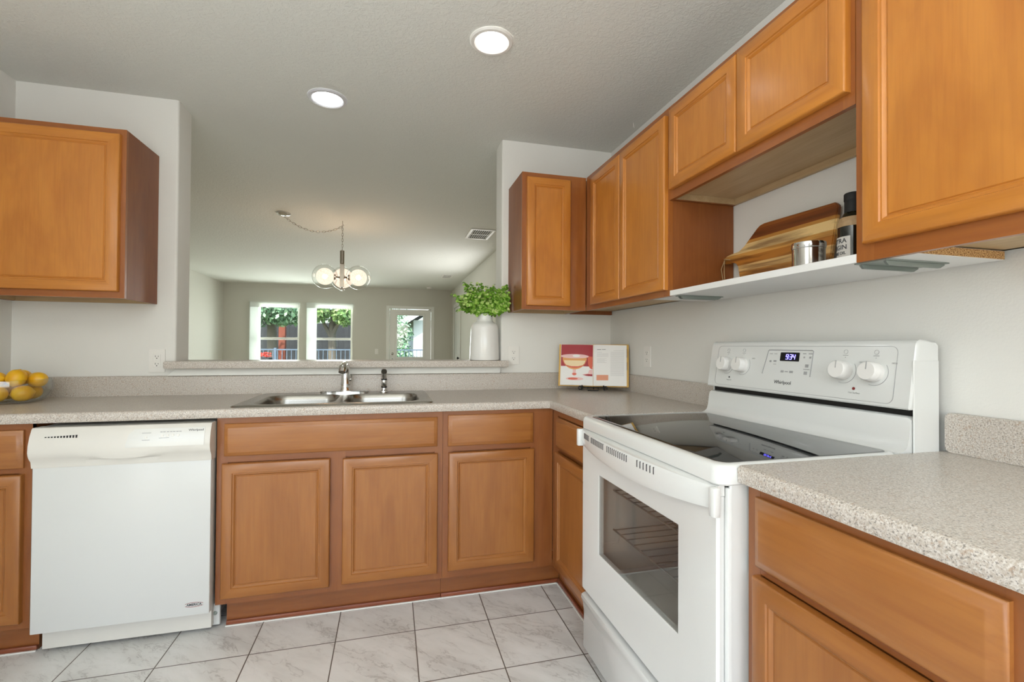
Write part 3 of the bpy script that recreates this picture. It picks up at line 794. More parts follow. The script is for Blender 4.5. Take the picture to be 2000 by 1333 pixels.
for u in (1.218, 1.300, 1.699, 1.787):
    big = 1.0
    b = MB(PM); v = .091; r = .0265
    b.lathe([(r, .0), (r, .010), (r-.001, .012), (r-.0015, .0135), (r, .015), (r-.001, .030), (r-.003, .0325)], (u, v, 0), 36); k = b.obj('knob', M['knob'], rg)
    b = MB(PM); b.box(u-.0012, u+.0012, v+.004, v+.0255, .0324, .0334); b.obj('pointer', M['ink'], k)
    b = MB(PM)
    b.tube([(u + .036*math.cos(a), v + .036*math.sin(a), .0004) for a in [math.radians(-110 + 145*q/20) for q in range(21)]], .0006, 5)
    b.box(u-.008, u+.008, v+.044, v+.0455, 0, .0006); b.box(u-.001, u+.001, v+.038, v+.040, 0, .0006)
    ic = [(u + .006*math.cos(2*math.pi*q/16), v + .055 + .006*math.sin(2*math.pi*q/16), .0004) for q in range(16)]
    b.tube(ic, .0005, 4, closed=True)
    b.obj('dial_marks', M['ink'], rg)
    text('HIGH', .006, M['ink'], rg, 'dial_lettering', PM @ Matrix.Translation((u+.042, v+.026, .0003)), 'LEFT', .0002)
b = MB(PM); b.lathe([(.0032, 0), (.0032, .001)], (1.238, .042, 0), 14); b.obj('indicator_light', M['ink_dark'], rg); b = MB(PM); b.lathe([(.0042, 0), (.0042, .001)], (1.734, .042, 0), 14); b.obj('indicator_light', wglow(), rg)
text('Hot Surface', .007, M['ink'], rg, 'panel_lettering', PM @ Matrix.Translation((1.736, .030, .0003)), 'CENTER', .0002)
text('Power On', .006, M['ink'], rg, 'panel_lettering', PM @ Matrix.Translation((1.238, .032, .0003)), 'CENTER', .0002)
b = MB(PM)
for pts in ([(1.398, .065), (1.415, .146), (1.418, .149), (1.588, .149), (1.593, .146), (1.590, .065)],):
    b.tube([(u, v, .0008) for u, v in pts], .0013, 6)
b.obj('clock_surround', M['ink'], rg)
b = MB(PM); b.prism(rrect(1.468, 1.543, .112, .141, .002, 3), 0, .001, lambda u, v, h: Vector((u, v, h))); dp = b.obj('clock_display', M['disp'], rg)
def seg7(b, ch, x, y, w, h):
    on = {'9': 'abcdfg', '3': 'abcdg', '4': 'bcfg'}[ch]; t = .0017
    S = {'a': ((0, h), (w, h)), 'b': ((w, h), (w, h/2)), 'c': ((w, h/2), (w, 0)), 'd': ((0, 0), (w, 0)), 'e': ((0, 0), (0, h/2)), 'f': ((0, h/2), (0, h)), 'g': ((0, h/2), (w, h/2))}
    for s in on:
        (xa, ya), (xb, yb) = S[s]
        b.tube([(x+xa+ya*.12, y+ya, .0014), (x+xb+yb*.12, y+yb, .0014)], t*.62, 6)
b = MB(PM)
for i, ch in enumerate('934'): seg7(b, ch, 1.491 + i*.0125 + (.002 if i else 0), .1185, .008, .0155)
b.tube([(1.5026, .1225, .0014), (1.5026, .1235, .0014)], .0008, 6); b.tube([(1.5032, .1295, .0014), (1.5032, .1305, .0014)], .0008, 6)
b.obj('clock_digits', M['digit'], dp)
for u, v, w, h in ((1.428, .136, .012, .002), (1.447, .136, .012, .002), (1.428, .110, .008, .007), (1.447, .111, .012, .006), (1.447, .100, .012, .0018),
                   (1.561, .138, .012, .003), (1.583, .138, .014, .003), (1.561, .126, .005, .005), (1.583, .126, .007, .006), (1.574, .099, .012, .010), (1.574, .088, .022, .0022), (1.572, .076, .012, .010), (1.482, .077, .012, .007), (1.499, .077, .012, .003), (1.518, .077, .014, .007)):
    MB(PM).box(u-w/2, u+w/2, v-h/2, v+h/2, 0, .0006).obj('button_mark', M['ink'], rg)

text('Whirlpool', .0165, M['ink_dark'], rg, 'brand_lettering', PM @ Matrix.Translation((1.488, .040, .0003)), 'CENTER', .0003)
# oven door
def oven_door():
    YD = -.674
    b = MB(); x0, x1, z0, z1 = X0+.004, X1-.014, .268, .842; wx0, wx1, wz0, wz1 = 1.262, 1.722, .452, .726
    def rc(a0, a1, c0, c1, y): return [Vector((a0, y, c0)), Vector((a1, y, c0)), Vector((a1, y, c1)), Vector((a0, y, c1))]
    b.loops([rc(wx0, wx1, wz0, wz1, -.655), rc(x0+.002, x1-.002, z0+.002, z1-.002, -.655), rc(x0, x1, z0, z1, -.659), rc(x0, x1, z0, z1, YD+.006), rc(x0+.005, x1-.005, z0+.005, z1-.005, YD), rc(wx0-.003, wx1+.003, wz0-.003, wz1+.003, YD), rc(wx0, wx1, wz0, wz1, YD+.002), rc(wx0, wx1, wz0, wz1, -.655)], False, False)
    o = b.obj('oven_door', M['white'], rg)
    b = MB(); b.box(wx0, wx1, YD+.0022, YD+.006, wz0, wz1); b.obj('window', M['oven_glass'], o)
    # bowed handle with its backing strip
    b = MB(); n = 25; L = []
    for i in range(n):
        t = i/(n-1); x = x0 + (x1-x0)*t; bow = 1-(2*t-1)**2
        yo = -.676 - .034*bow**.8 - .004; zl = .815 - .022*bow
        prof = [(-.656, .8425), (-.656, .868), (yo+.012, .868), (yo+.003, .864), (yo, .856), (yo, zl+.010), (yo+.004, zl), (yo+.010, zl+.002), (-.676, .838), (-.676, .8425)]
        L.append([Vector((x, y, z)) for y, z in prof])
    b.loops(L); h = b.obj('door_handle', M['white'], o, 40)
    b = MB(); b.box(x0-.003, x0+.016, -.698, -.675, .803, .866, .004, 2); b.obj('handle_end', M['white'], h)
    b = MB(); b.box(x1-.006, x1+.013, -.694, -.675, .800, .866, .004, 2); b.obj('handle_end', M['white'], h)
    def yo_at(x): t = (x-x0)/(x1-x0); return -.676 - .034*(1-(2*t-1)**2)**.8 - .004
    for xs, n_, dx in ((1.180, 6, .0105), (1.262, 11, .0108), (1.402, 11, .0128), (1.588, 6, .0155)):
        b = MB()
        for k in range(n_):
            x = xs + k*dx; y = yo_at(x); b.box(x-.0018, x+.0018, y-.0008, y+.006, .840, .859)
        b.obj('vent_slots', M['ink_dark'], h)
oven_door()
def storage_drawer():
    b = MB(); x0, x1 = X0+.004, X1-.014; L = []
    for x in (x0, x0+.006, x1-.006, x1):
        e = .004 if x in (x0, x1) else 0
        prof = [(-.640, .045), (-.666+e, .045), (-.670+e, .052), (-.668+e, .18), (-.672+e, .215), (-.680+e, .236), (-.678+e, .246), (-.668+e, .250), (-.640, .250)]
        L.append([Vector((x, y, z)) for y, z in prof])
    b.loops(L); b.obj('storage_drawer', M['white'], rg, 40)
storage_drawer()
MB().box(X0+.02, X1-.02, -.60, -.06, .0, .03).obj('base_plinth', M['black'], rg)

# ------------------------------------------------------------------ white shelf, brackets and what stands on it
b = MB(); b.box(1.1235, 1.8915, -.304, -.004, 1.3795, 1.4005, .001, 1)
b.box(.97, 1.1235, -.284, -.018, 1.3795, 1.4005); b.box(1.8915, 2.01, -.284, -.018, 1.3795, 1.4005)
sh = b.obj('shelf', M['melamine'], base=(1.5, -.15, 1.3795), rz=RR)
tag(sh, 'white shelf board spanning between wall cabinets above the range', 'shelf')
MB().box(2.0101, 2.0125, -.284, -.018, 1.381, 1.399).obj('raw_end', M['chip'], sh)
def bracket(x0, w, y0, y1, label):
    t = thing('shelf_bracket', label, 'bracket', (x0+w/2, (y0+y1)/2, 1.3795), RR, 'metal brackets under the white shelf')
    b = MB(); b.box(x0, x0+w, y0, y1, 1.3762, 1.379); b.obj('base_plate', M['galv'], t)
    for xx in (x0+.006, x0+w-.012):
        b = MB(); L = []
        for y, h in ((y0+.008, .003), (y0+.016, .010), (y1-.02, .010), (y1-.006, .003)):
            L.append([Vector((xx, y, 1.3760)), Vector((xx+.006, y, 1.3760)), Vector((xx+.006, y, 1.3760-h)), Vector((xx, y, 1.3760-h))])
        b.loops(L); b.obj('rail', M['galv'], t)
bracket(1.135, .034, -.285, -.09, 'narrow grey metal bracket under the white shelf end by the tall cabinet')
bracket(1.880, .075, -.296, -.10, 'wide grey metal bracket under the white shelf, by its raw particle-board end')
ZS = 1.4008
# cutting board: outline in its own plane, leaning on the wall
def cutting_board():
    t = thing('cutting_board', 'striped wooden cutting board with handle leaning on wall behind tin', 'cutting board', (1.40, -.07, ZS), RR)
    ang = math.radians(1.5); lean = math.radians(9)
    body = [(.0, .0), (.335, 0), (.352, .012), (.352, .222), (.340, .235), (.05, .235), (.03, .231), (.018, .222), (-.035, .165), (-.062, .146), (-.105, .142), (-.130, .137), (-.142, .126), (-.142, .112), (-.130, .104), (-.112, .104), (-.092, .106), (-.07, .100), (-.055, .085), (-.045, .06), (-.03, .025), (-.015, .008)]
    Mx = Matrix.Translation((1.262, -.055, ZS+.007)) @ Matrix.Rotation(-lean, 4, 'X') @ Matrix.Rotation(ang, 4, 'Y')
    b = MB(Mx); b.prism(body, 0, .016, lambda u, v, h: Vector((u, -h, v)), bev=.003)
    o = b.obj('board', M['board'], t)
    b = MB(Mx); c = [(-.122 + .016*math.cos(a)*1.3, -.008 + .014*math.sin(a), .122 - .004*math.cos(a)) for a in [2*math.pi*k/20 for k in range(20)]]
    b.tube(c, .0022, 6, closed=True); b.tube([(-.128, -.022, .118), (-.118, -.024, .07), (-.100, -.03, .035), (-.085, -.03, .012)], .002, 6); b.tube([(-.132, -.02, .118), (-.135, -.026, .08), (-.108, -.03, .03)], .002, 6)
    b.obj('twine_loop', M['twine'], t)
cutting_board()
def tin():
    t = thing('tin_canister', 'small round polished steel canister standing on white shelf before the board', 'canister', (1.648, -.183, ZS), RR)
    c = (1.648, -.183, 0); z = ZS
    b = MB(); b.lathe([(.042, z), (.043, z+.003), (.043, z+.064), (.0435, z+.066)], c, 40); b.obj('can', M['polished'], t)
    b = MB(); b.lathe([(.0435, z+.0665), (.045, z+.069), (.045, z+.081), (.044, z+.084), (.04, z+.0855)], c, 40); b.obj('lid', M['chrome'], t)
tin()
def oil_bottle():
    t = thing('oil_bottle', 'dark glass olive oil bottle on shelf beside the cutting board', 'bottle', (1.742, -.13, ZS), RR)
    c = (1.742, -.13, 0); z = ZS
    b = MB(); b.lathe([(.034, z), (.0365, z+.003), (.0365, z+.112), (.034, z+.128), (.026, z+.145), (.0195, z+.155), (.0175, z+.172)], c, 36); b.obj('glass', M['bottle'], t)
    b = MB(); b.lathe([(.0195, z+.150), (.0200, z+.152), (.0198, z+.205), (.017, z+.2065)], c, 32); b.lathe([(.0205, z+.187), (.0212, z+.189), (.0212, z+.206), (.019, z+.2085)], c, 32); b.obj('cap', M['slot'], t)
    b = MB(); b.lathe([(.0346, z+.1262), (.0352, z+.127), (.0310, z+.139), (.0302, z+.139)], c, 36, cap0=False, cap1=False); b.lathe([(.0369, z+.112), (.0371, z+.1125), (.0354, z+.1265), (.0350, z+.1265)], c, 36, cap0=False, cap1=False); b.obj('neck_band', M['kraft'], t)
    b = MB(); L = []
    for k in range(19):
        a = math.radians(-172 + 112*k/18)
        L.append([Vector((c[0]+.0372*math.cos(a), c[1]+.0372*math.sin(a), z+.018)), Vector((c[0]+.0372*math.cos(a), c[1]+.0372*math.sin(a), z+.084)), Vector((c[0]+.0366*math.cos(a), c[1]+.0366*math.sin(a), z+.084)), Vector((c[0]+.0366*math.cos(a), c[1]+.0366*math.sin(a), z+.018))])
    b.loops(L); lb = b.obj('label', M['label'], t)
    # wrapped lettering
    for s, zz, n_ in (('EXTRA', .072, 5), ('VIRGIN', .054, 6), ('OLIVE OIL', .038, 9)):
        sz = .018 if n_ < 9 else .0115
        cu = bpy.data.curves.new('txt', 'FONT'); cu.body = s; cu.size = sz; cu.align_x = 'CENTER'; cu.align_y = 'CENTER'; cu.extrude = .0002; cu.resolution_u = 3; cu.offset = .0002
        ob = bpy.data.objects.new('txt', cu); COL.objects.link(ob)
        me = bpy.data.meshes.new_from_object(ob.evaluated_get(bpy.context.evaluated_depsgraph_get())); bpy.data.objects.remove(ob); bpy.data.curves.remove(cu)
        bm = bmesh.new(); bm.from_mesh(me); bpy.data.meshes.remove(me)
        bmesh.ops.subdivide_edges(bm, edges=[e for e in bm.edges if e.calc_length() > .004], cuts=2)
        for v in bm.verts:
            a = math.radians(-116) + v.co.x/.0374; r = .0375 + v.co.z
            v.co = Vector((c[0] + r*math.cos(a), c[1] + r*math.sin(a), z + zz + v.co.y))
        m = MB(); m.absorb(bm, 0); m.obj('label_lettering', M['ink_dark'], lb)
oil_bottle()

# ------------------------------------------------------------------ cookbook on its stand
def cookbook():
    th = math.radians(-27); lean = math.radians(13)
    base = Vector((-.222, -.222, .914))
    F = Matrix.Translation(base) @ Matrix.Rotation(th, 4, 'Z')     # local: x along the spread, -y towards the room
    st = thing('cookbook_stand', 'black wrought metal easel stand with scroll feet holding the open cookbook', 'stand', base)
    b = MB(F)
    r = .0032
    for sx in (-.062, .062):
        sg = 1 if sx > 0 else -1
        b.tube([(sx, -.030, .036), (sx, -.030, .023), (sx, -.012, .021), (sx, .030, .021), (sx, .062, .150)], r, 8)
        sc = [(sx + sg*(.012 + (.014-.009*k/22)*math.cos(math.radians(200-k*22)))*1.0, -.012, .0165 + (.0135-.008*k/22)*math.sin(math.radians(200-k*22))) for k in range(23)]
        b.tube(sc, r*.8, 6)
        b.tube([(sx, -.012, .021), (sx + sg*.004, -.012, .004)], r, 6)
    b.obj('frame', M['darkmetal'], st)
    b = MB(F); b.tube([(-.064, -.013, .022), (.064, -.013, .022)], r, 8); b.obj('cross_bar', M['darkmetal'], st); b = MB(F); b.tube([(-.03, -.013, .022), (-.03, -.013, .0035), (.03, -.013, .0035), (.03, -.013, .022)], r, 8); b.obj('front_bracket', M['darkmetal'], st); b = MB(F); b.tube([(-.062, .06, .146), (.062, .06, .146)], r, 8); b.obj('cross_bar', M['darkmetal'], st)
    b = MB(F); b.tube([(0, .06, .146), (0, .085, .004)], r, 8); b.obj('back_leg', M['darkmetal'], st)
    bk = thing('cookbook', 'open cookbook with red dessert photo page, propped on black stand', 'book', base + Vector((0, 0, .025)))
    B = F @ Matrix.Translation((0, -.004, .0262)) @ Matrix.Rotation(-lean, 4, 'X')     # book plane: x, z up, -y out
    hw, hh = .205, .252
    b = MB(B); b.box(-hw, -.006, .0, .003, 0, hh+.003, .001, 1); b.box(.006, hw, 0, .003, 0, hh+.003, .001, 1); b.box(-.006, .006, .0, .003, 0, hh+.003); b.obj('cover', M['cover'], bk)
    # page blocks with a curl into the gutter
    def ysurf(x, side):
        ax = abs(x); t = ax/(hw-.012)
        return -(.003 + .013*math.sin(min(1, t*1.02)*math.pi*.62)**.7*(1 if t > .0 else 0)) if t > 0 else -.002
    def leaf(side, name):
        n = 16; L = []
        for k in range(n+1):
            x = side*(.001 + (hw-.013)*k/n); y = ysurf(x, side)
            top = hh - .004*math.sin(k/n*math.pi*.5) + (.004 if side < 0 else -.002)*(k/n)
            L.append([Vector((x, 0, .004)), Vector((x, y, .004)), Vector((x, y, top)), Vector((x, 0, top))])
        m = MB(B); m.loops(L); return m.obj(name, M['page'], bk, 60)
    lp = leaf(-1, 'left_page'); rp = leaf(1, 'right_page')
    def on_page(poly, mat, par, name, d=.0006):
        """flat print following the page curve; poly in page coordinates"""
        bm = bmesh.new(); vs = [bm.verts.new((u, v, 0)) for u, v in poly]; bm.faces.new(vs)
        bmesh.ops.triangulate(bm, faces=bm.faces[:])
        for _ in range(3): bmesh.ops.subdivide_edges(bm, edges=[e for e in bm.edges if abs(e.verts[0].co.x-e.verts[1].co.x) > .012], cuts=1)
        bmesh.ops.triangulate(bm, faces=bm.faces[:])
        for v in bm.verts: x, z = v.co.x, v.co.y; v.co = Vector((x, ysurf(x, 0)-d, z))
        bmesh.ops.recalc_face_normals(bm, faces=bm.faces[:])
        m = MB(B); m.absorb(bm, 0); return m.obj(name, mat, par)
    def rect(a, b_, c, d): 
        n = 10; return [(a+(b_-a)*k/n, c) for k in range(n+1)] + [(b_-(b_-a)*k/n, d) for k in range(n+1)]
    def ell(cx, cy, rx, ry, n=28, a0=0, a1=360): return [(cx+rx*math.cos(math.radians(a0+(a1-a0)*k/n)), cy+ry*math.sin(math.radians(a0+(a1-a0)*k/n))) for k in range(n + (0 if a1-a0 == 360 else 1))]
    on_page(rect(-.191, -.003, .118, .250), M['red'], lp, 'photo_backdrop', .0005)
    on_page(rect(-.191, -.003, .018, .118), M['page'], lp, 'photo_table', .0005)
    on_page(ell(-.110, .170, .072, .072, 24, 180, 360), M['amber'], lp, 'dessert_glass', .0010)
    on_page(ell(-.110, .150, .066, .044, 24, 180, 360), M['coral'], lp, 'dessert_layer', .0013)
    on_page([(-.174, .152), (-.046, .152), (-.05, .137), (-.062, .124), (-.09, .117), (-.13, .117), (-.158, .124), (-.17, .137)], M['cream'], lp, 'dessert_layer', .0016)
    on_page(ell(-.110, .178, .084, .013), M['pink'], lp, 'glass_rim', .0016)
    on_page(ell(-.100, .180, .022, .008), M['page'], lp, 'cream_topping', .0019)
    on_page([(-.120, .098), (-.100, .098), (-.102, .082), (-.094, .070), (-.106, .060), (-.114, .060), (-.126, .070), (-.118, .082)], M['pink'], lp, 'glass_stem', .0010)
    on_page(ell(-.110, .070, .012, .007), M['coral'], lp, 'glass_stem', .0013)
    on_page(ell(-.108, .042, .052, .010), M['pink'], lp, 'glass_foot', .0010)
    on_page(ell(-.118, .042, .030, .006), M['coral'], lp, 'glass_foot', .0013)
    on_page([(-.034, .178), (-.004, .178), (-.004, .100), (-.02, .108), (-.03, .13)], M['coral'], lp, 'second_glass', .0010)
    on_page([(-.066, .068), (-.03, .076), (-.022, .098), (-.004, .098), (-.004, .062), (-.04, .060)], M['pink'], lp, 'second_glass', .0011)
    on_page([(-.060, .066), (-.03, .072), (-.004, .072), (-.004, .060), (-.03, .060)], M['red'], lp, 'second_glass', .0014)
    k = 0
    lines = [(.022, .058, .222, .0016), (.06, .074, .222, .0016)]
    bl = []
    for z in (.205,): bl.append((.022, .05, z))
    for z in (.196, .190, .184, .178): bl.append((.022, .088, z))
    for z in (.166, .160, .154, .148, .142): bl.append((.022, .078 - .01*(k % 2), z)); k += 1
    for z in [.214 - .0] : bl.append((.118, .178, z))
    for q in range(26): bl.append((.100, .178, .205 - q*.0056))
    m = MB(B)
    for x0, x1, z in bl:
        n = 8; L = []
        for i in range(n+1):
            x = x0+(x1-x0)*i/n; y = ysurf(x, 0)-.0005; L.append([Vector((x, y, z-.0006)), Vector((x, y, z+.0006))])
        m.strip(L)
    m.obj('printed_lines', plain('pale_grey_print', srgb(190, 188, 186), .6), rp)
    m = MB(B)
    for x0, x1, z in [(.022, .046, .221), (.05, .072, .2215)]:
        L = []
        for i in range(6):
            x = x0+(x1-x0)*i/5; y = ysurf(x, 0)-.0005; L.append([Vector((x, y, z-.0013)), Vector((x, y, z+.0013))])
        m.strip(L)
    m.obj('printed_heading', M['ink_dark'], rp)
    on_page(rect(.020, .088, .036, .068), M['salmon'], rp, 'printed_box', .0006)
    m = MB(B)
    for z0, z1 in ((.175, .225), (.10, .145)): m.box(.1935, .1955, -.012, -.002, z0, z1)
    m.obj('page_edge_tabs', plain('dark_page_edge', srgb(92, 56, 44), .6), rp)
cookbook()

# ------------------------------------------------------------------ vase and greenery
VC = Vector((-.824, .035, 1.0885))
v = thing('vase', 'white ceramic bottle vase standing on the bar ledge', 'vase', VC)
b = MB()
b.lathe([(.086, 0), (.0905, .003), (.092, .010), (.0885, .10), (.084, .195), (.080, .211), (.070, .224), (.055, .233), (.049, .240), (.0475, .252), (.0485, .285), (.047, .288), (.044, .286), (.042, .25), (.042, .24)], VC, 48, cap1=True)
b.obj('body', M['ceramic'], v)
def greenery():
    t = thing('greenery_bunch', 'bunch of bright green round-leaved stems standing in the white vase', 'plant', VC + Vector((0, 0, .25)))
    rnd = random.Random(3)
    leaves = MB(); stems = MB()
    def push(tip):
        if tip.x > JR-.035: tip.y = -.075 - .4*max(0, tip.x-JR); tip.x = min(tip.x, -.708)
    mouth = VC + Vector((0, 0, .255))
    tips = []
    for i in range(74):
        a = 2*math.pi*(i*.618); el = rnd.uniform(-.02, 1.0)
        rr = .185*math.cos(el*.95)*rnd.uniform(.75, 1.02)
        tips.append(Vector((VC.x + .0 + rr*math.cos(a), VC.y + rr*math.sin(a)*.72, 1.415 + .13*math.sin(el*1.35)*rnd.uniform(.8, 1.05) - .03*(1-el))))
    for dx, dz in ((-.13, 1.555), (-.045, 1.563), (.055, 1.552), (-.095, 1.55), (.10, 1.53), (-.20, 1.485), (.175, 1.455), (-.06, 1.36), (-.05, 1.385), (-.09, 1.395), (-.02, 1.39)):
        tips.append(Vector((VC.x+dx, VC.y + rnd.uniform(-.05, .03) - (.075 if dz < 1.4 else 0), dz)))
    for tip in tips: push(tip)
    bmL = bmesh.new()
    def add_leaf(p, nrm, r):
        nrm = nrm.normalized(); u = nrm.orthogonal().normalized(); w = nrm.cross(u)
        ang = rnd.uniform(0, 6.28); u, w = u*math.cos(ang)+w*math.sin(ang), w*math.cos(ang)-u*math.sin(ang)
        c = bmL.verts.new(p - nrm*r*.18)
        ring = [bmL.verts.new(p + (u*math.cos(2*math.pi*k/7)*1.12 + w*math.sin(2*math.pi*k/7))*r + nrm*r*.06*rnd.uniform(-1, 1)) for k in range(7)]
        for k in range(7): bmL.faces.new((c, ring[k], ring[(k+1) % 7]))
    for tip in tips:
        st = mouth + Vector((rnd.uniform(-.03, .03), rnd.uniform(-.03, .03), -.02))
        mid = st.lerp(tip, .5) + Vector((0, 0, .03 if tip.z > 1.42 else .06))
        pts = [st*(1-s)**2 + mid*2*s*(1-s) + tip*s*s for s in [k/7 for k in range(8)]]
        stems.tube(pts, [.0022-.0012*k/7 for k in range(8)], 5)
        n = 12
        for k in range(n):
            s = .42 + .58*k/(n-1)
            p = st*(1-s)**2 + mid*2*s*(1-s) + tip*s*s
            d = (tip-st).normalized()
            for q in range(3):
                off = Vector((rnd.gauss(0, 1), rnd.gauss(0, 1), rnd.gauss(0, 1))).normalized()
                off = (off - d*off.dot(d)*.5)
                r = rnd.uniform(.008, .0145)*(1.05-.45*(k/(n-1))**2)
                q_ = p + off*r*1.25
                if q_.x > JR-.035: q_.y = min(q_.y, -.055) - .25*max(0, q_.x - JR); q_.x = min(q_.x, -.704)
                p = q_ - off*r*1.25
                add_leaf(p + off*r*1.25, off*.5 + d*.5 + Vector((0, -.45, .35)), r)
    leaves.absorb(bmL, 0)
    leaves.obj('leaves', M['leaf'], t, 60); stems.obj('stems', M['stem'], t)
greenery()

# ------------------------------------------------------------------ lemon bowl
BC = Vector((-2.990, -.225, .9145))
bw = MB()
prof = [(.0, .0008), (.085, .0008), (.112, .006), (.135, .022), (.150, .050), (.153, .075), (.148, .102), (.145, .104), (.143, .102), (.148, .075), (.145, .052), (.131, .026), (.110, .011), (.085, .0062), (.0, .0055)]
bw.lathe([(max(r*.9, .001), z) for r, z in prof], BC, 48, cap0=True, cap1=True)
tag(bw.obj('glass_bowl', M['glass'], base=BC), 'clear glass bowl filled with lemons on the long counter', 'bowl')
def lemon_mesh():
    b = MB(); pr = []
    n = 18
    for k in range(n+1):
        t = -1 + 2*k/n; r = .0335*math.sqrt(max(0, 1-abs(t)**2.3))
        z = .038*t
        if abs(t) > .86: r = max(r*.75, .0075*(1-(abs(t)-.86)/.16)); z = math.copysign(.0327 + (abs(t)-.86)*.065, t)
        pr.append((max(r, .0008), z))
    b.lathe(pr, (0, 0, 0), 28)
    for v in b.bm.verts: v.co += Vector((0, 0, 0))
    return b
first = None
LEM = [
    (-.066, -.050, .043, 30, 80, 'yellow lemon low at front left of the glass bowl'),
    (.002, -.080, .043, 60, 70, 'yellow lemon low at front middle of the glass bowl, tip facing out'),
    (.068, -.042, .043, 110, 82, 'yellow lemon low at front right of the glass bowl'),
    (.045, .055, .043, 20, 80, 'yellow lemon low at back right of the glass bowl, half hidden'),
    (-.045, .045, .043, 100, 85, 'yellow lemon low at back left of the glass bowl, half hidden'),
    (-.030, -.038, .103, 75, 78, 'yellow lemon on top layer, second from left in the bowl'),
    (.042, -.036, .110, 170, 25, 'yellow lemon standing upright at the top middle of the pile'),
    (.082, .022, .098, 60, 84, 'yellow lemon resting top right against the bowl rim'),
    (.012, .045, .108, 10, 80, 'yellow lemon on top at the back of the pile'),
    (-.083, .022, .098, 40, 84, 'yellow lemon on top at the far left of the pile'),
]
for i, (x, y, z, az, tl, lab) in enumerate(LEM):
    if first is None:
        o = lemon_mesh().obj('lemon', M['lemon'], smooth=60); first = o
    else:
        o = first.copy(); COL.objects.link(o)
    o.location = BC + Vector((x, y, z)); o.rotation_euler = (math.radians(tl), 0, math.radians(az))
    tag(o, lab, 'lemon', 'lemons in the glass bowl')

# ------------------------------------------------------------------ outlets and switches
def outlet(x, z, label, rz=0, decora=False, w=.07, h=.1145, kind='outlet', y=0.0):
    t = thing('wall_outlet' if kind == 'outlet' else 'light_switch', label, kind, (x, y, z), rz)
    b = MB(); b.prism(rrect(x-w/2, x+w/2, z-h/2, z+h/2, .004, 3), .0005, .0055, lambda u, v, q: Vector((u, y-q, v)), bev=.0015); b.obj('cover_plate', M['plastic'], t)
    if kind == 'switch':
        MB().box(x-.005, x+.005, y-.013, y-.0055, z-.004, z+.010, .001, 1).obj('toggle', M['plastic'], t)
        return t
    if decora:
        MB().box(x-.0165, x+.0165, y-.0072, y-.0055, z-.033, z+.033, .0008, 1).obj('receptacle', M['plastic'], t)
        cs = (-.019, .019)
    else:
        cs = (-.0195, .0195)
        for dz in cs:
            b = MB(); b.prism([(x + .0165*math.cos(a), z+dz + max(-.012, min(.012, .0165*math.sin(a)))) for a in [2*math.pi*k/28 for k in range(28)]], .0055, .0072, lambda u, v, q: Vector((u, y-q, v))); b.obj('receptacle', M['plastic'], t)
    b = MB()
    for dz in cs:
        b.box(x-.0075, x-.0055, y-.0078, y-.007, z+dz+.000, z+dz+.008); b.box(x+.0055, x+.0075, y-.0078, y-.007, z+dz+.001, z+dz+.007)
        b.lathe([(.0026, 0), (.0026, .0008)], (x, y-.007, z+dz-.006), 12, axis='y')
    b.obj('socket_holes', M['outlet_hole'], t)
    return t
outlet(-2.531, 1.090, 'white outlet on sink wall at left, its corner behind the bar ledge', decora=True, h=.117, w=.073)
outlet(-.650, 1.119, 'white duplex outlet on sink wall right of the bar ledge')
outlet(.455, 1.122, 'white outlet on the range wall right of the open cookbook', RR)

# ------------------------------------------------------------------ ceiling fixtures
def can_light(x, y, r, mt, trim, label):
    t = thing('recessed_light', label, 'ceiling light', (x, y, H), 0, 'recessed ceiling lights')
    b = MB(); b.lathe([(r, H-.0005), (r, H-.004), (r-.006, H-.009), (r-.018, H-.010), (r-.024, H-.006), (r-.025, H-.0005)], (x, y, 0), 48, cap0=False, cap1=False); b.obj('trim_ring', trim, t)
    b = MB(); b.lathe([(r-.024, H-.0008), (r-.024, H-.006), (r-.035, H-.008), (.001, H-.009)], (x, y, 0), 48); b.obj('diffuser', mt, t)
can_light(-.985, -.884, .090, M['lens'], M['plastic'], 'round recessed light with white trim, the nearer and larger one')
can_light(-1.702, -.227, .096, M['lens2'], M['silver'], 'round recessed light with metallic trim, the farther left one')
def vent(x, y, w, l, label):
    t = thing('ceiling_vent', label, 'vent', (x, y, H), 0, 'ceiling air registers')
    b = MB(); z0, z1 = H-.010, H-.0005
    fr = .03
    b.box(x-w/2, x+w/2, y-l/2, y-l/2+fr, z0, z1, .002, 1); b.box(x-w/2, x+w/2, y+l/2-fr, y+l/2, z0, z1, .002, 1); b.box(x-w/2, x-w/2+fr, y-l/2+fr, y+l/2-fr, z0, z1, .002, 1); b.box(x+w/2-fr, x+w/2, y-l/2+fr, y+l/2-fr, z0, z1, .002, 1)
    b.box(x-w/2+fr, x+w/2-fr, y-.006, y+.006, z0+.001, z1)
    b.obj('frame', M['plastic'], t)
    MB().box(x-w/2+fr, x+w/2-fr, y-l/2+fr, y+l/2-fr, H-.0025, H-.0008).obj('backing', M['slot'], t)
    n = 9
    b = MB()
    for k in range(n):
        xx = x-w/2+fr + (w-2*fr)*(k+.5)/n
        b.M = Matrix.Translation((xx, y, H-.006)) @ Matrix.Rotation(math.radians(20), 4, 'Y')
        b.box(-.0036, .0036, -l/2+fr, l/2-fr, -.0006, .0006)
    b.obj('louvres', M['plastic'], t)
vent(-.415, 2.40, .27, .46, 'white slotted ceiling vent nearer the camera, right of the chandelier')
vent(-.40, 5.70, .20, .36, 'small dark ceiling vent farther back in the living room')
b = MB(); b.lathe([(.065, H-.0005), (.065, H-.012), (.055, H-.03), (.045, H-.034)], (-.58, 7.40, 0), 32)
tag(b.obj('smoke_detector', M['plastic'], base=(-.58, 7.40, H)), 'small white round smoke detector on living room ceiling near the far wall', 'smoke detector')
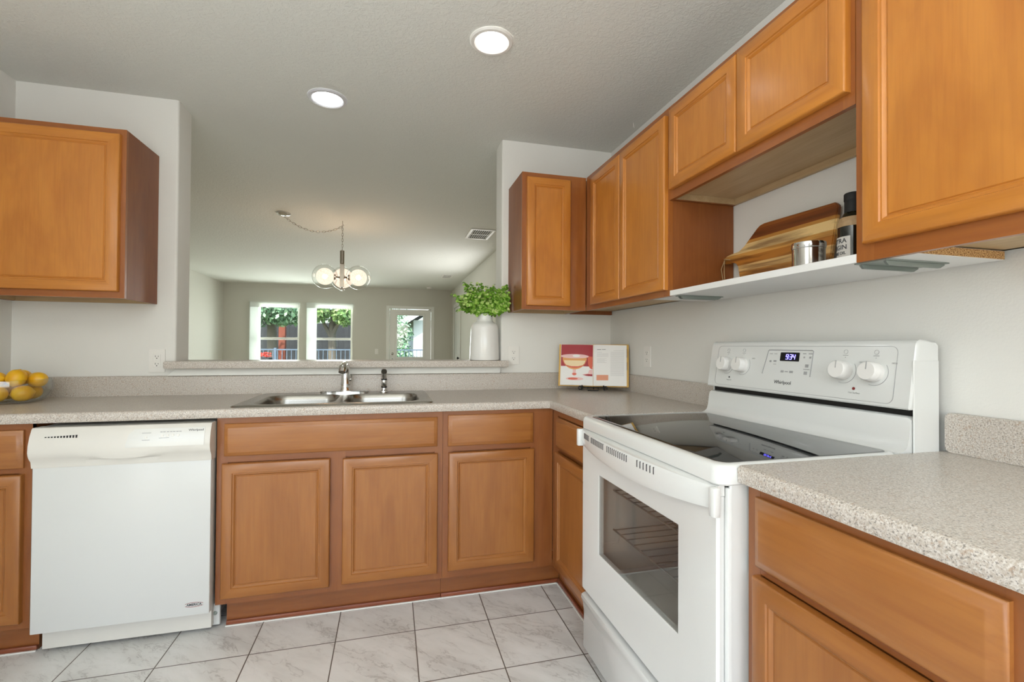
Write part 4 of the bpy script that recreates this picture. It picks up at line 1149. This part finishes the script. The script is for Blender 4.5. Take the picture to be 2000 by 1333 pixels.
b = MB(); b.tube([(-.065, -.404, H-.0005), (-.065, -.404, H-.02), (-.060, -.404, H-.026), (-.055, -.404, H-.02)], .002, 6)
tag(b.obj('ceiling_hook', M['plastic'], base=(-.065, -.404, H)), 'tiny white hook in the ceiling above the tall wall cabinets', 'hook')

# ------------------------------------------------------------------ chandelier
def chandelier():
    hx, hy = -1.862, 2.246
    t = thing('chandelier', 'swagged chandelier with three glowing glass globes hung over the dining area', 'chandelier', (hx, hy, 1.74))
    b = MB(); b.lathe([(.062, H-.0005), (.062, H-.012), (.05, H-.022), (.012, H-.028)], (-2.38, 2.09, 0), 32); b.obj('canopy', M['chrome'], t)
    b = MB(); b.tube([(hx, hy, H-.0005), (hx, hy, H-.03), (hx+.012, hy, H-.045), (hx, hy, H-.058), (hx-.010, hy, H-.047)], .003, 6); b.obj('swag_hook', M['nickel'], t)
    path = []
    A_, B_ = Vector((-2.38, 2.09, H-.03)), Vector((hx, hy, H-.055))
    for k in range(25):
        s = k/24; p = A_.lerp(B_, s); p.z -= .105*4*s*(1-s)*.95; path.append(p)
    for k in range(1, 20): path.append(Vector((hx, hy, H-.055 - (H-.055-2.137)*k/19)))
    # chain links along the path
    d = [0]
    for p, q in zip(path, path[1:]): d.append(d[-1]+(q-p).length)
    b = MB(); link = .028; s = 0; i = 0; k = 0
    while s < d[-1]:
        while d[i+1] < s and i < len(d)-2: i += 1
        u = (s-d[i])/(d[i+1]-d[i]); p = path[i].lerp(path[i+1], u); tg = (path[i+1]-path[i]).normalized()
        n = tg.cross(Vector((0, 1, .2))).normalized()
        if k % 2: n = tg.cross(n).normalized()
        b.tube([p + tg*.018*math.cos(a) + n*.008*math.sin(a) for a in [2*math.pi*q/10 for q in range(10)]], .0022, 5, closed=True)
        s += link; k += 1
    b.obj('chain', M['nickel'], t, 60)
    b = MB(); b.lathe([(.012, 2.14), (.022, 2.135), (.022, 2.005), (.012, 2.0)], (hx, hy, 0), 20); b.obj('stem', M['nickel'], t)
    b = MB(); b.box(hx-.021, hx+.021, hy-.012, hy+.012, 1.765, 2.001, .002, 1); b.obj('centre_bar', M['nickel'], t)
    b = MB(); b.lathe([(.006, 1.765), (.012, 1.757), (.016, 1.748), (.024, 1.742), (.024, 1.736), (.008, 1.730)], (hx, hy, 0), 20); b.obj('finial', M['chrome'], t)
    for c, rin in ((Vector((-2.021, 2.216, 1.864)), .084), (Vector((-1.702, 2.216, 1.864)), .084), (Vector((hx-.006, 2.400, 1.876)), .102)):
        dv = (c - Vector((hx, hy, c.z))); R_ = dv.length; dx, dy = dv.x/R_, dv.y/R_
        b = MB(); b.tube([(hx+dx*.01, hy+dy*.01, c.z), (hx+dx*(R_-.09), hy+dy*(R_-.09), c.z)], .009, 10); b.tube([(hx+dx*(R_-.10), hy+dy*(R_-.10), c.z), (hx+dx*(R_-.082), hy+dy*(R_-.082), c.z)], .028, 20); ar = b.obj('arm', M['nickel'], t)
        g = MB(); g.sphere(c, .122, 4); g.obj('clear_globe', M['glass'], ar, 80)
        g = MB(); g.sphere(c, rin, 4); g.obj('lit_globe', M['bulb'], ar, 80)
        g = MB(); g.sphere(c, .024, 2); g.obj('bulb', M['filament'], ar, 80)
chandelier()

# ------------------------------------------------------------------ living-room windows, blinds, doors
def window(n, w):
    x0, x1, z0, z1 = w; y = YF+.085
    b = MB(); f = .045
    for a in ((x0, x0+f, z0, z1), (x1-f, x1, z0, z1), (x0+f, x1-f, z0, z0+f), (x0+f, x1-f, z1-f, z1)): b.box(a[0], a[1], y, y+.045, a[2], a[3], .003, 1)
    b.box(x0+f, x1-f, y-.008, y+.04, 1.285, 1.332, .004, 1)
    o = struct(b.obj(f'window_{n}', M['trim']))
    MB().box(x0+f-.005, x1-f+.005, y+.018, y+.022, z0+f-.005, z1-f+.005).obj('pane', M['pane'], o)
    b = MB(); b.box(x0-.02, x1+.02, YF-.03, YF+.085, z0-.022, z0-.001, .004, 1); b.obj('window_sill', M['trim'], o)
    return o
window(1, W1); window(2, W2)
def blind(w, label, seam):
    x0, x1, z0, z1 = w
    t = thing('vertical_blind', label, 'blind', ((x0+x1)/2, YF, z1), 0, 'vertical blinds on the far windows')
    b = MB(); b.box(x0-.005, x1+.01, YF-.085, YF-.075, z1-.10, z1+.012, .002, 1); b.box(x0-.005, x0+.001, YF-.075, YF-.002, z1-.10, z1+.012); b.box(x1+.004, x1+.01, YF-.075, YF-.002, z1-.10, z1+.012); b.box(x0-.005, x1+.01, YF-.075, YF-.002, z1+.004, z1+.012)
    b.obj('valance', M['slat'], t)
    MB().box(x0+.002, x1-.002, YF-.055, YF-.03, z1-.03, z1+.002).obj('head_rail', M['trim'], t)
    for k in range(9):
        xx = x0 + .012 + k*.0205
        b = MB(Matrix.Translation((xx, YF-.042, 0)) @ Matrix.Rotation(math.radians(78), 4, 'Z'))
        L = []
        for q in range(7):
            u = -.044 + .088*q/6; y = .006*(1-(u/.044)**2)
            L.append([Vector((u, y, z0+.02)), Vector((u, y+.0012, z0+.02)), Vector((u, y+.0012, z1-.03)), Vector((u, y, z1-.03))])
        b.loops(L); b.obj('vane', M['slat'], t)
blind(W1, 'white vertical blind stacked at left of the left far window', 0)
blind(W2, 'white vertical blind stacked at left of the right far window', 0)
def entry_door():
    x0, x1 = D1[0], D1[1]; y = YF
    b = MB()
    for a in ((x0-.06, x0+.012, 0, 2.055), (x1-.012, x1+.06, 0, 2.055), (x0+.012, x1-.012, 1.985, 2.055)): b.box(a[0], a[1], y-.018, y-.001, a[2], a[3], .004, 2)
    struct(b.obj('trim_2', M['trim']))
    x0 += .014; x1 -= .014; yb = YF+.005
    gx0, gx1, gz0, gz1 = -1.238, -.680, .925, 1.848
    def rc(i, yy, inner=False):
        a = (gx0-i, gx1+i, gz0-i, gz1+i)
        return [Vector((a[0], yy, a[2])), Vector((a[1], yy, a[2])), Vector((a[1], yy, a[3])), Vector((a[0], yy, a[3]))]
    out0 = [Vector((x0, yb, .01)), Vector((x1, yb, .01)), Vector((x1, yb, 1.978)), Vector((x0, yb, 1.978))]
    out1 = [p + Vector((0, .04, 0)) for p in out0]
    b = MB(); b.loops([rc(0, yb+.04), out1, out0, rc(.045, yb), rc(.040, yb-.012), rc(.012, yb-.012), rc(0, yb), rc(0, yb+.04)], False, False)
    o = struct(b.obj('door_1', M['trim']))
    MB().box(gx0-.001, gx1+.001, yb+.018, yb+.023, gz0-.001, gz1+.001).obj('pane', M['pane'], o)
    b = MB(); b.lathe([(.030, 0), (.030, .006), (.022, .010), (.014, .020)], (x0+.062, yb, .995), 24, axis='y'); b.obj('deadbolt', M['chrome'], o)
    b = MB(); b.lathe([(.030, 0), (.030, .006), (.012, .010), (.012, .035), (.026, .042), (.028, .058), (.018, .068)], (x0+.062, yb, .865), 24, axis='y'); b.obj('door_knob', M['chrome'], o)
entry_door()
def side_door():
    x = XFR; y0, y1 = 6.45, 7.3
    b = MB()
    for a in ((y0-.07, y0+.01, 0, 2.07), (y1-.01, y1+.07, 0, 2.07), (y0+.01, y1-.01, 1.99, 2.07)): b.box(x-.018, x-.001, a[0], a[1], a[2], a[3], .004, 2)
    struct(b.obj('trim_3', M['trim']))
    b = MB(); b.box(x+.006, x+.035, y0+.008, y1-.008, .01, 1.992, .002, 1)
    for za, zb_ in ((.15, .85), (1.0, 1.85)):
        for ya in (y0+.12, (y0+y1)/2+.04): b.box(x+.0025, x+.008, ya, ya+.27, za, zb_, .003, 1)
    o = struct(b.obj('door_2', M['trim']))
    b = MB(); b.lathe([(.026, -.03), (.026, -.034), (.011, -.038), (.011, -.056), (.025, -.064), (.025, -.084), (.012, -.09)], (x+.036, y0+.075, .93), 20, axis='x'); b.obj('door_knob', M['darkmetal'], o)
side_door()
outlet(-1.675, 1.043, 'white light switch on the far living room wall beside the glass door', kind='switch', y=YF)
# baseboards out of sight below the bar line but part of the room
b = MB(); b.box(XFL, D1[0]-.062, YF-.014, YF-.001, 0, .09, .003, 1); struct(b.obj('baseboard_far', M['trim']))
b = MB(); b.box(XFL+.001, XFL+.014, WT, YF-.02, 0, .09, .003, 1); struct(b.obj('baseboard_left', M['trim']))

# ------------------------------------------------------------------ the yard beyond
sbox('ground', M['grass'], -30, 30, YF+.15, 60, -.25, -.1)
def crown(name, label, base, trunk_h, r, centres, leafmat, n, lsize, bark=M['bark'], tr=.16, group=None, branches=()):
    t = thing(name, label, 'tree', base, 0, group)
    b = MB(); B0 = Vector(base)
    b.tube([B0, B0 + Vector((.04, 0, trunk_h*.5)), B0 + Vector((0, .05, trunk_h)), B0 + Vector((.05, 0, trunk_h*1.35))], [tr*1.15, tr, tr*.85, tr*.5], 12)
    for q in branches: b.tube([B0 + Vector((0, 0, q[0])), B0 + Vector(q[1])], [tr*.55, tr*.25], 8)
    b.obj('trunk', bark, t)
    rnd = random.Random(int(abs(base[0]*100)) + n)
    bm = bmesh.new()
    for i in range(n):
        c, s = centres[i % len(centres)]
        d = Vector((rnd.gauss(0, 1), rnd.gauss(0, 1), rnd.gauss(0, 1))).normalized()*rnd.uniform(.45, 1.0)
        p = B0 + Vector((c[0]+d.x*s[0], c[1]+d.y*s[1], c[2]+d.z*s[2]))
        nn = (d + Vector((rnd.gauss(0, .6), rnd.gauss(0, .6), rnd.gauss(0, .6)+.4))).normalized()
        u = nn.orthogonal().normalized(); w = nn.cross(u); l = lsize*rnd.uniform(.6, 1.3)
        a = rnd.uniform(0, 6.28); u, w = u*math.cos(a)+w*math.sin(a), w*math.cos(a)-u*math.sin(a)
        vs = [bm.verts.new(p + u*l), bm.verts.new(p + w*l*.55 + nn*l*.1), bm.verts.new(p - u*l), bm.verts.new(p - w*l*.55 + nn*l*.1)]
        bm.faces.new(vs)
    m = MB(); m.absorb(bm, 0); m.obj('foliage', leafmat, t, 80)
def yard():
    # window 1: broad leafy tree, red timber post, dark fence, planter
    crown('yard_tree', 'leafy grey-green tree filling the top of the left far window', (-5.15, 13.9, -.1), 2.1, 1.6, [((0, -.4, 2.85), (1.2, 1.0, 1.0)), ((.5, -.6, 2.4), (.65, .6, .55)), ((-.5, -.5, 2.35), (.7, .6, .6))], M['tree_leaf'], 3800, .085)
    crown('yard_tree', 'tree with forked trunk behind the right far window', (-3.15, 12.6, -.1), 1.75, 1.4, [((.05, -.2, 2.8), (.72, .8, .85)), ((.4, -.4, 2.2), (.35, .5, .35)), ((-.35, -.4, 2.3), (.4, .5, .35))], M['tree_leaf2'], 2400, .07, tr=.13, branches=[(1.5, (-.4, 0, 2.3)), (1.55, (.4, -.1, 2.4))])
    crown('yard_tree', 'dense green tree seen through the glass door', (-1.45, 14.2, -.1), 1.2, 1.6, [((.0, 0, 1.75), (.9, .8, 1.15)), ((.2, -.3, .8), (.7, .6, .8)), ((-.3, -.3, .6), (.6, .5, .7))], M['tree_leaf'], 4200, .07, tr=.10)
    b = MB(); b.box(-5.27, -5.05, 15.5, 15.7, -.1, 2.3, .01, 1); b.box(-6.3, -4.0, 15.53, 15.67, 2.12, 2.3, .01, 1)
    tag(b.obj('timber_post', M['redpost'], base=(-5.15, 15.6, -.1)), 'red timber post and beam outside the left far window', 'post')
    b = MB()
    for k in range(34): b.box(-9.0 + k*.2, -8.8005 + k*.2, 17.0, 17.03, -.1, 2.05 + .01*(k % 3), .004, 1)
    b.box(-9, -2.2, 17.03, 17.08, .3, .4); b.box(-9, -2.2, 17.03, 17.08, 1.6, 1.7)
    tag(b.obj('board_fence', M['fence'], base=(-5.6, 17, -.1)), 'dark weathered board fence across the back of the yard', 'fence')
    rl = thing('patio_railing', 'blue-grey metal railing along the patio outside the windows', 'railing', (-3, 10.6, -.1))
    b = MB(); b.box(-6.2, -.35, 10.58, 10.62, 1.035, 1.07); b.box(-6.2, -.35, 10.59, 10.61, .08, .11); b.obj('rail', M['rail'], rl)
    b = MB()
    for k in range(52): x = -6.15 + k*.112; b.box(x-.008, x+.008, 10.592, 10.608, .11, 1.035)
    o = b.obj('balusters', M['rail'], rl)
    b = MB()
    for x in (-6.2, -4.3, -2.4, -.35): b.box(x-.03, x+.03, 10.57, 10.63, -.1, 1.10)
    b.obj('post', M['rail'], rl)
    p = thing('flower_planter', 'dark planter box of red flowers outside the left far window', 'planter', (-4.6, 9.9, -.1))
    b = MB(); b.box(-5.1, -4.25, 9.75, 10.1, -.1, .86, .01, 1); b.obj('box', M['fence'], p)
    rnd = random.Random(9); b = MB()
    for k in range(160): b.sphere((rnd.uniform(-5.1, -4.28), rnd.uniform(9.74, 10.08), .88 + rnd.random()*.10), .02, 1)
    b.obj('flowers', M['flower'], p)
    # neighbouring house at right, gable end seen through the door
    h = thing('neighbour_house', 'white neighbouring house with grey roof seen through the glass door', 'house', (2.2, 20, -.1))
    b = MB(); b.box(-.45, 6, 17.2, 26, -.1, 2.25); b.obj('wall', M['stucco'], h)
    b = MB(); L = []
    for y in (16.75, 26.4):
        L.append([Vector((-.95, y, 1.95)), Vector((3.2, y, 4.7)), Vector((7, y, 2.3)), Vector((7, y, 2.5)), Vector((3.2, y, 4.95)), Vector((-1.05, y, 2.12))])
    b.loops(L); b.obj('roof', M['shingle'], h)
    b = MB(); L = []
    for y in (16.70, 16.75): L.append([Vector((-1.0, y, 1.92)), Vector((3.2, y, 4.66)), Vector((3.2, y, 4.96)), Vector((-1.1, y, 2.14))])
    b.loops(L); b.obj('bargeboard', M['stucco'], h)
    g = thing('shed_wall', 'dark shed with pale eave outside the right far window', 'shed', (-3.2, 18.5, -.1))
    b = MB(); b.box(-4.3, -1.9, 18.2, 20, -.1, 1.75); b.obj('wall', M['fence'], g)
    b = MB(); L = []
    for y in (17.9, 20.2): L.append([Vector((-4.7, y, 1.78)), Vector((-3.1, y, 1.98)), Vector((-1.5, y, 1.72)), Vector((-1.5, y, 1.82)), Vector((-3.1, y, 2.10)), Vector((-4.7, y, 1.90))])
    b.loops(L); b.obj('roof', M['stucco'], g)
yard()
